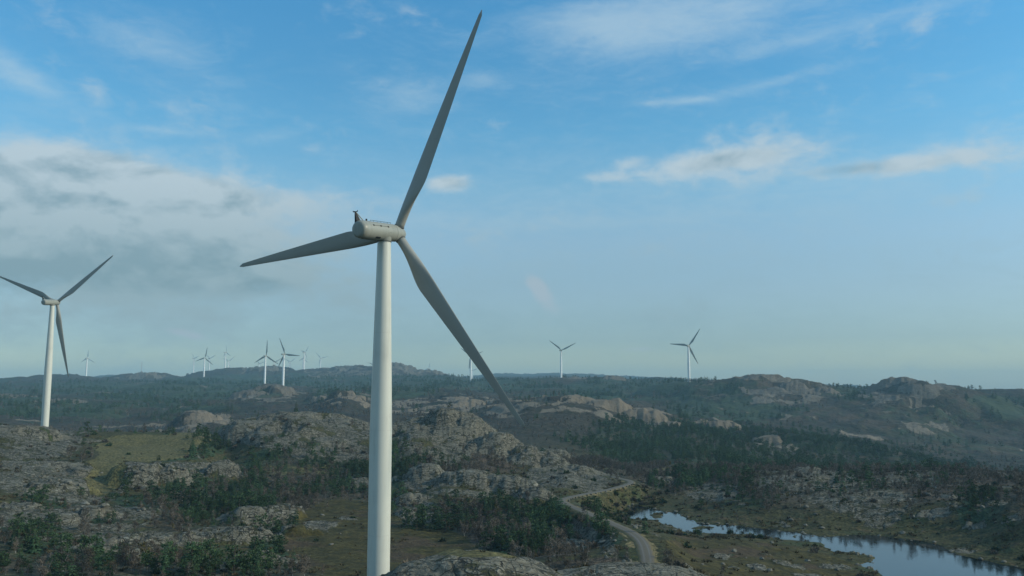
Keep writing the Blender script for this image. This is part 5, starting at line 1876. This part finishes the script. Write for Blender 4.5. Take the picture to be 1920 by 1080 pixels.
gn_scatter('heather', np.stack([x, y, z], -1), 0.3 + 1.1 * rg.random(n) ** 1.6, rg.uniform(0, 6.28, n), rg.integers(0, 4, n), tm)
print('heather', n)
shr = np.where(D2 < 700, 0.006, 0) * (1 - sstep(ROCK, 0.5, 0.9)) * (1 - 0.9 * np.clip(GRASS, 0, 1)) * (1 - 0.85 * np.clip(OLIVE, 0, 1)) * sstep(ROADD, 4, 6) * sstep(POND_D, 1.0, 2.5) * dn(LOWM, -0.4, 0.2)
shr = shr + 0.05 * ell(1195, 932, 46, 34, 385, 475) * sstep(ROADD, 3.4, 4.5) * sstep(POND_D, 0.2, 1) + 0.03 * ell(1140, 960, 60, 22, 300, 420) * sstep(ROADD, 4, 5)
x, y, z, d, vis, rg = scatter(shr, 60000, 115, 690, 33)
n = len(x)
bm_ = [to_mesh('bush', bush_geo(300 + i), M_SHRUB if i < 3 else M_TWIG) for i in range(6)]
gn_scatter('low_shrubs', np.stack([x, y, z], -1), rg.uniform(0.5, 1.9, n), rg.uniform(0, 6.28, n), rg.integers(0, 6, n), bm_)
print('shrubs', n)


# ---------------------------------------------------------------- stones
def stone_mesh(seed):
    rs = random.Random(seed)
    bm = bmesh.new()
    bmesh.ops.create_icosphere(bm, subdivisions=2, radius=1.0)
    planes = [(Vector((rs.gauss(0, 1), rs.gauss(0, 1), rs.gauss(0, .8))).normalized(), rs.uniform(.55, .85)) for _ in range(7)]
    for v in bm.verts:
        for nrm, dd in planes:
            k_ = v.co.dot(nrm)
            if k_ > dd:
                v.co -= nrm * (k_ - dd)
        v.co *= 1 + rs.uniform(-.05, .05)
    me = bpy.data.meshes.new('boulder')
    bm.to_mesh(me)
    bm.free()
    me.materials.append(M_STONE)
    return me


STONES = [stone_mesh(500 + i) for i in range(8)]


def boulder(x, y, z, s, label, group, sq=0.7):
    label = ('big ' if s > 1.1 else 'mid sized ' if s > 0.6 else 'little ') + ('flattish ' if sq < 0.65 else 'thick ') + label.replace('small ', '')
    o = bpy.data.objects.new('boulder', random.choice(STONES))
    o.location = (x, y, z + s * sq * 0.25)
    o.rotation_euler = (random.uniform(-.25, .25), random.uniform(-.25, .25), random.uniform(0, 6.28))
    o.scale = (s * random.uniform(.8, 1.25), s * random.uniform(.8, 1.25), s * sq)
    link(o)
    tag(o, label, 'boulder', group)
    return o


# guard stones on the outer edge of the road
idx0 = 8 * 6
for i in range(8 * 9 + 4, 8 * 15, 2):
    p = ROAD[i]
    t = (ROAD[i + 1] - ROAD[i - 1]).normalized()
    s = Vector((t.y, -t.x, 0)) * 2.75
    q = p + s
    boulder(q.x, q.y, p.z + CZ - 0.15, random.uniform(0.38, 0.6), 'grey guard stone along the outer edge of the road bend', 'guard stones along the road bend', 0.8)

random.seed(99)
for (lab, grp, cnt, box_, smin, smax) in (
        ('grey boulder on the open bog between road and pond', 'boulders on the bog', 18, (1290, 1620, 1015, 1078), 0.3, 1.3),
        ('grey boulder at the water line of the pond', 'boulders along the pond shore', 0, (1200, 1900, 950, 1070), 0.4, 1.0),
        ('grey block in the scree below the road', 'blocks of scree by the road', 40, (1130, 1205, 985, 1055), 0.5, 1.5),
        ('pale block in the rubble beside the top bend of the road', 'blocks at the top bend of the road', 14, (1185, 1203, 896, 912), 0.6, 1.4),
        ('grey boulder on the broken slope under the left turbine', 'boulders under the left turbine', 40, (60, 330, 880, 960), 0.6, 1.8),
        ('grey block at the foot of the bluff below the grass', 'blocks under the bluff', 26, (285, 400, 878, 896), 0.6, 1.6),
        ('grey boulder among low outcrops beside the left bog', 'boulders beside the left bog', 30, (380, 640, 950, 1040), 0.4, 1.3),
        ('grey boulder on the stony wooded slope beyond the pond', 'boulders beyond the pond', 30, (1480, 1900, 900, 1010), 0.7, 2.0)):
    for _ in range(cnt):
        px_, py_ = random.uniform(box_[0], box_[1]), random.uniform(box_[2], box_[3])
        x_, y_, z_, D_ = hit(px_, py_, 190)
        if D_ > 720 or z_ < 0.15 or float(_bil(ROADD, x_, y_)) < 4:
            continue
        boulder(x_, y_, z_, random.uniform(smin, smax) * random.uniform(.5, 1), lab, grp, random.uniform(.5, .8))
# along the shore
cnt = 0
Pn = POND[0]
for i in range(len(Pn)):
    a_, b__ = Pn[i], Pn[(i + 1) % len(Pn)]
    for _ in range(3):
        t = random.random()
        x_, y_ = a_ + (b__ - a_) * t + np.array([random.uniform(-3, 3), random.uniform(-3, 3)])
        z_ = float(ground(x_, y_))
        if not (-0.5 < z_ < 0.7) or cnt > 70 or math.hypot(x_, y_) < 250:
            continue
        cnt += 1
        boulder(x_, y_, max(z_, -0.25), random.uniform(0.35, 1.1), 'small grey stone at the water line of the pond', 'stones along the pond shore', 0.6)
# ---------------------------------------------------------------- haze
HAZE = 0.95e-4
hz_v, hz_f = box(-12800, 12800, -12800, 12800, float(ZW.min()) - 4.0, max(CZ + 5, float(ZW.max()) + 3, max(BASES[t[0]][2] + CZ + t[7] + 58 for t in TURBINES)) + 4)
hm = bpy.data.materials.new('haze')
hm.use_nodes = True
hm.node_tree.nodes.clear()
_o = hm.node_tree.nodes.new('ShaderNodeOutputMaterial')
_p = hm.node_tree.nodes.new('ShaderNodeVolumePrincipled')
_p.inputs['Color'].default_value = (0.42, 0.74, 0.92, 1)
_p.inputs['Density'].default_value = HAZE
_p.inputs['Anisotropy'].default_value = 0.0
hm.node_tree.links.new(_p.outputs[0], _o.inputs['Volume'])
ho = mesh_obj('haze', hz_v, hz_f, hm)
tag(ho, kind='stuff')
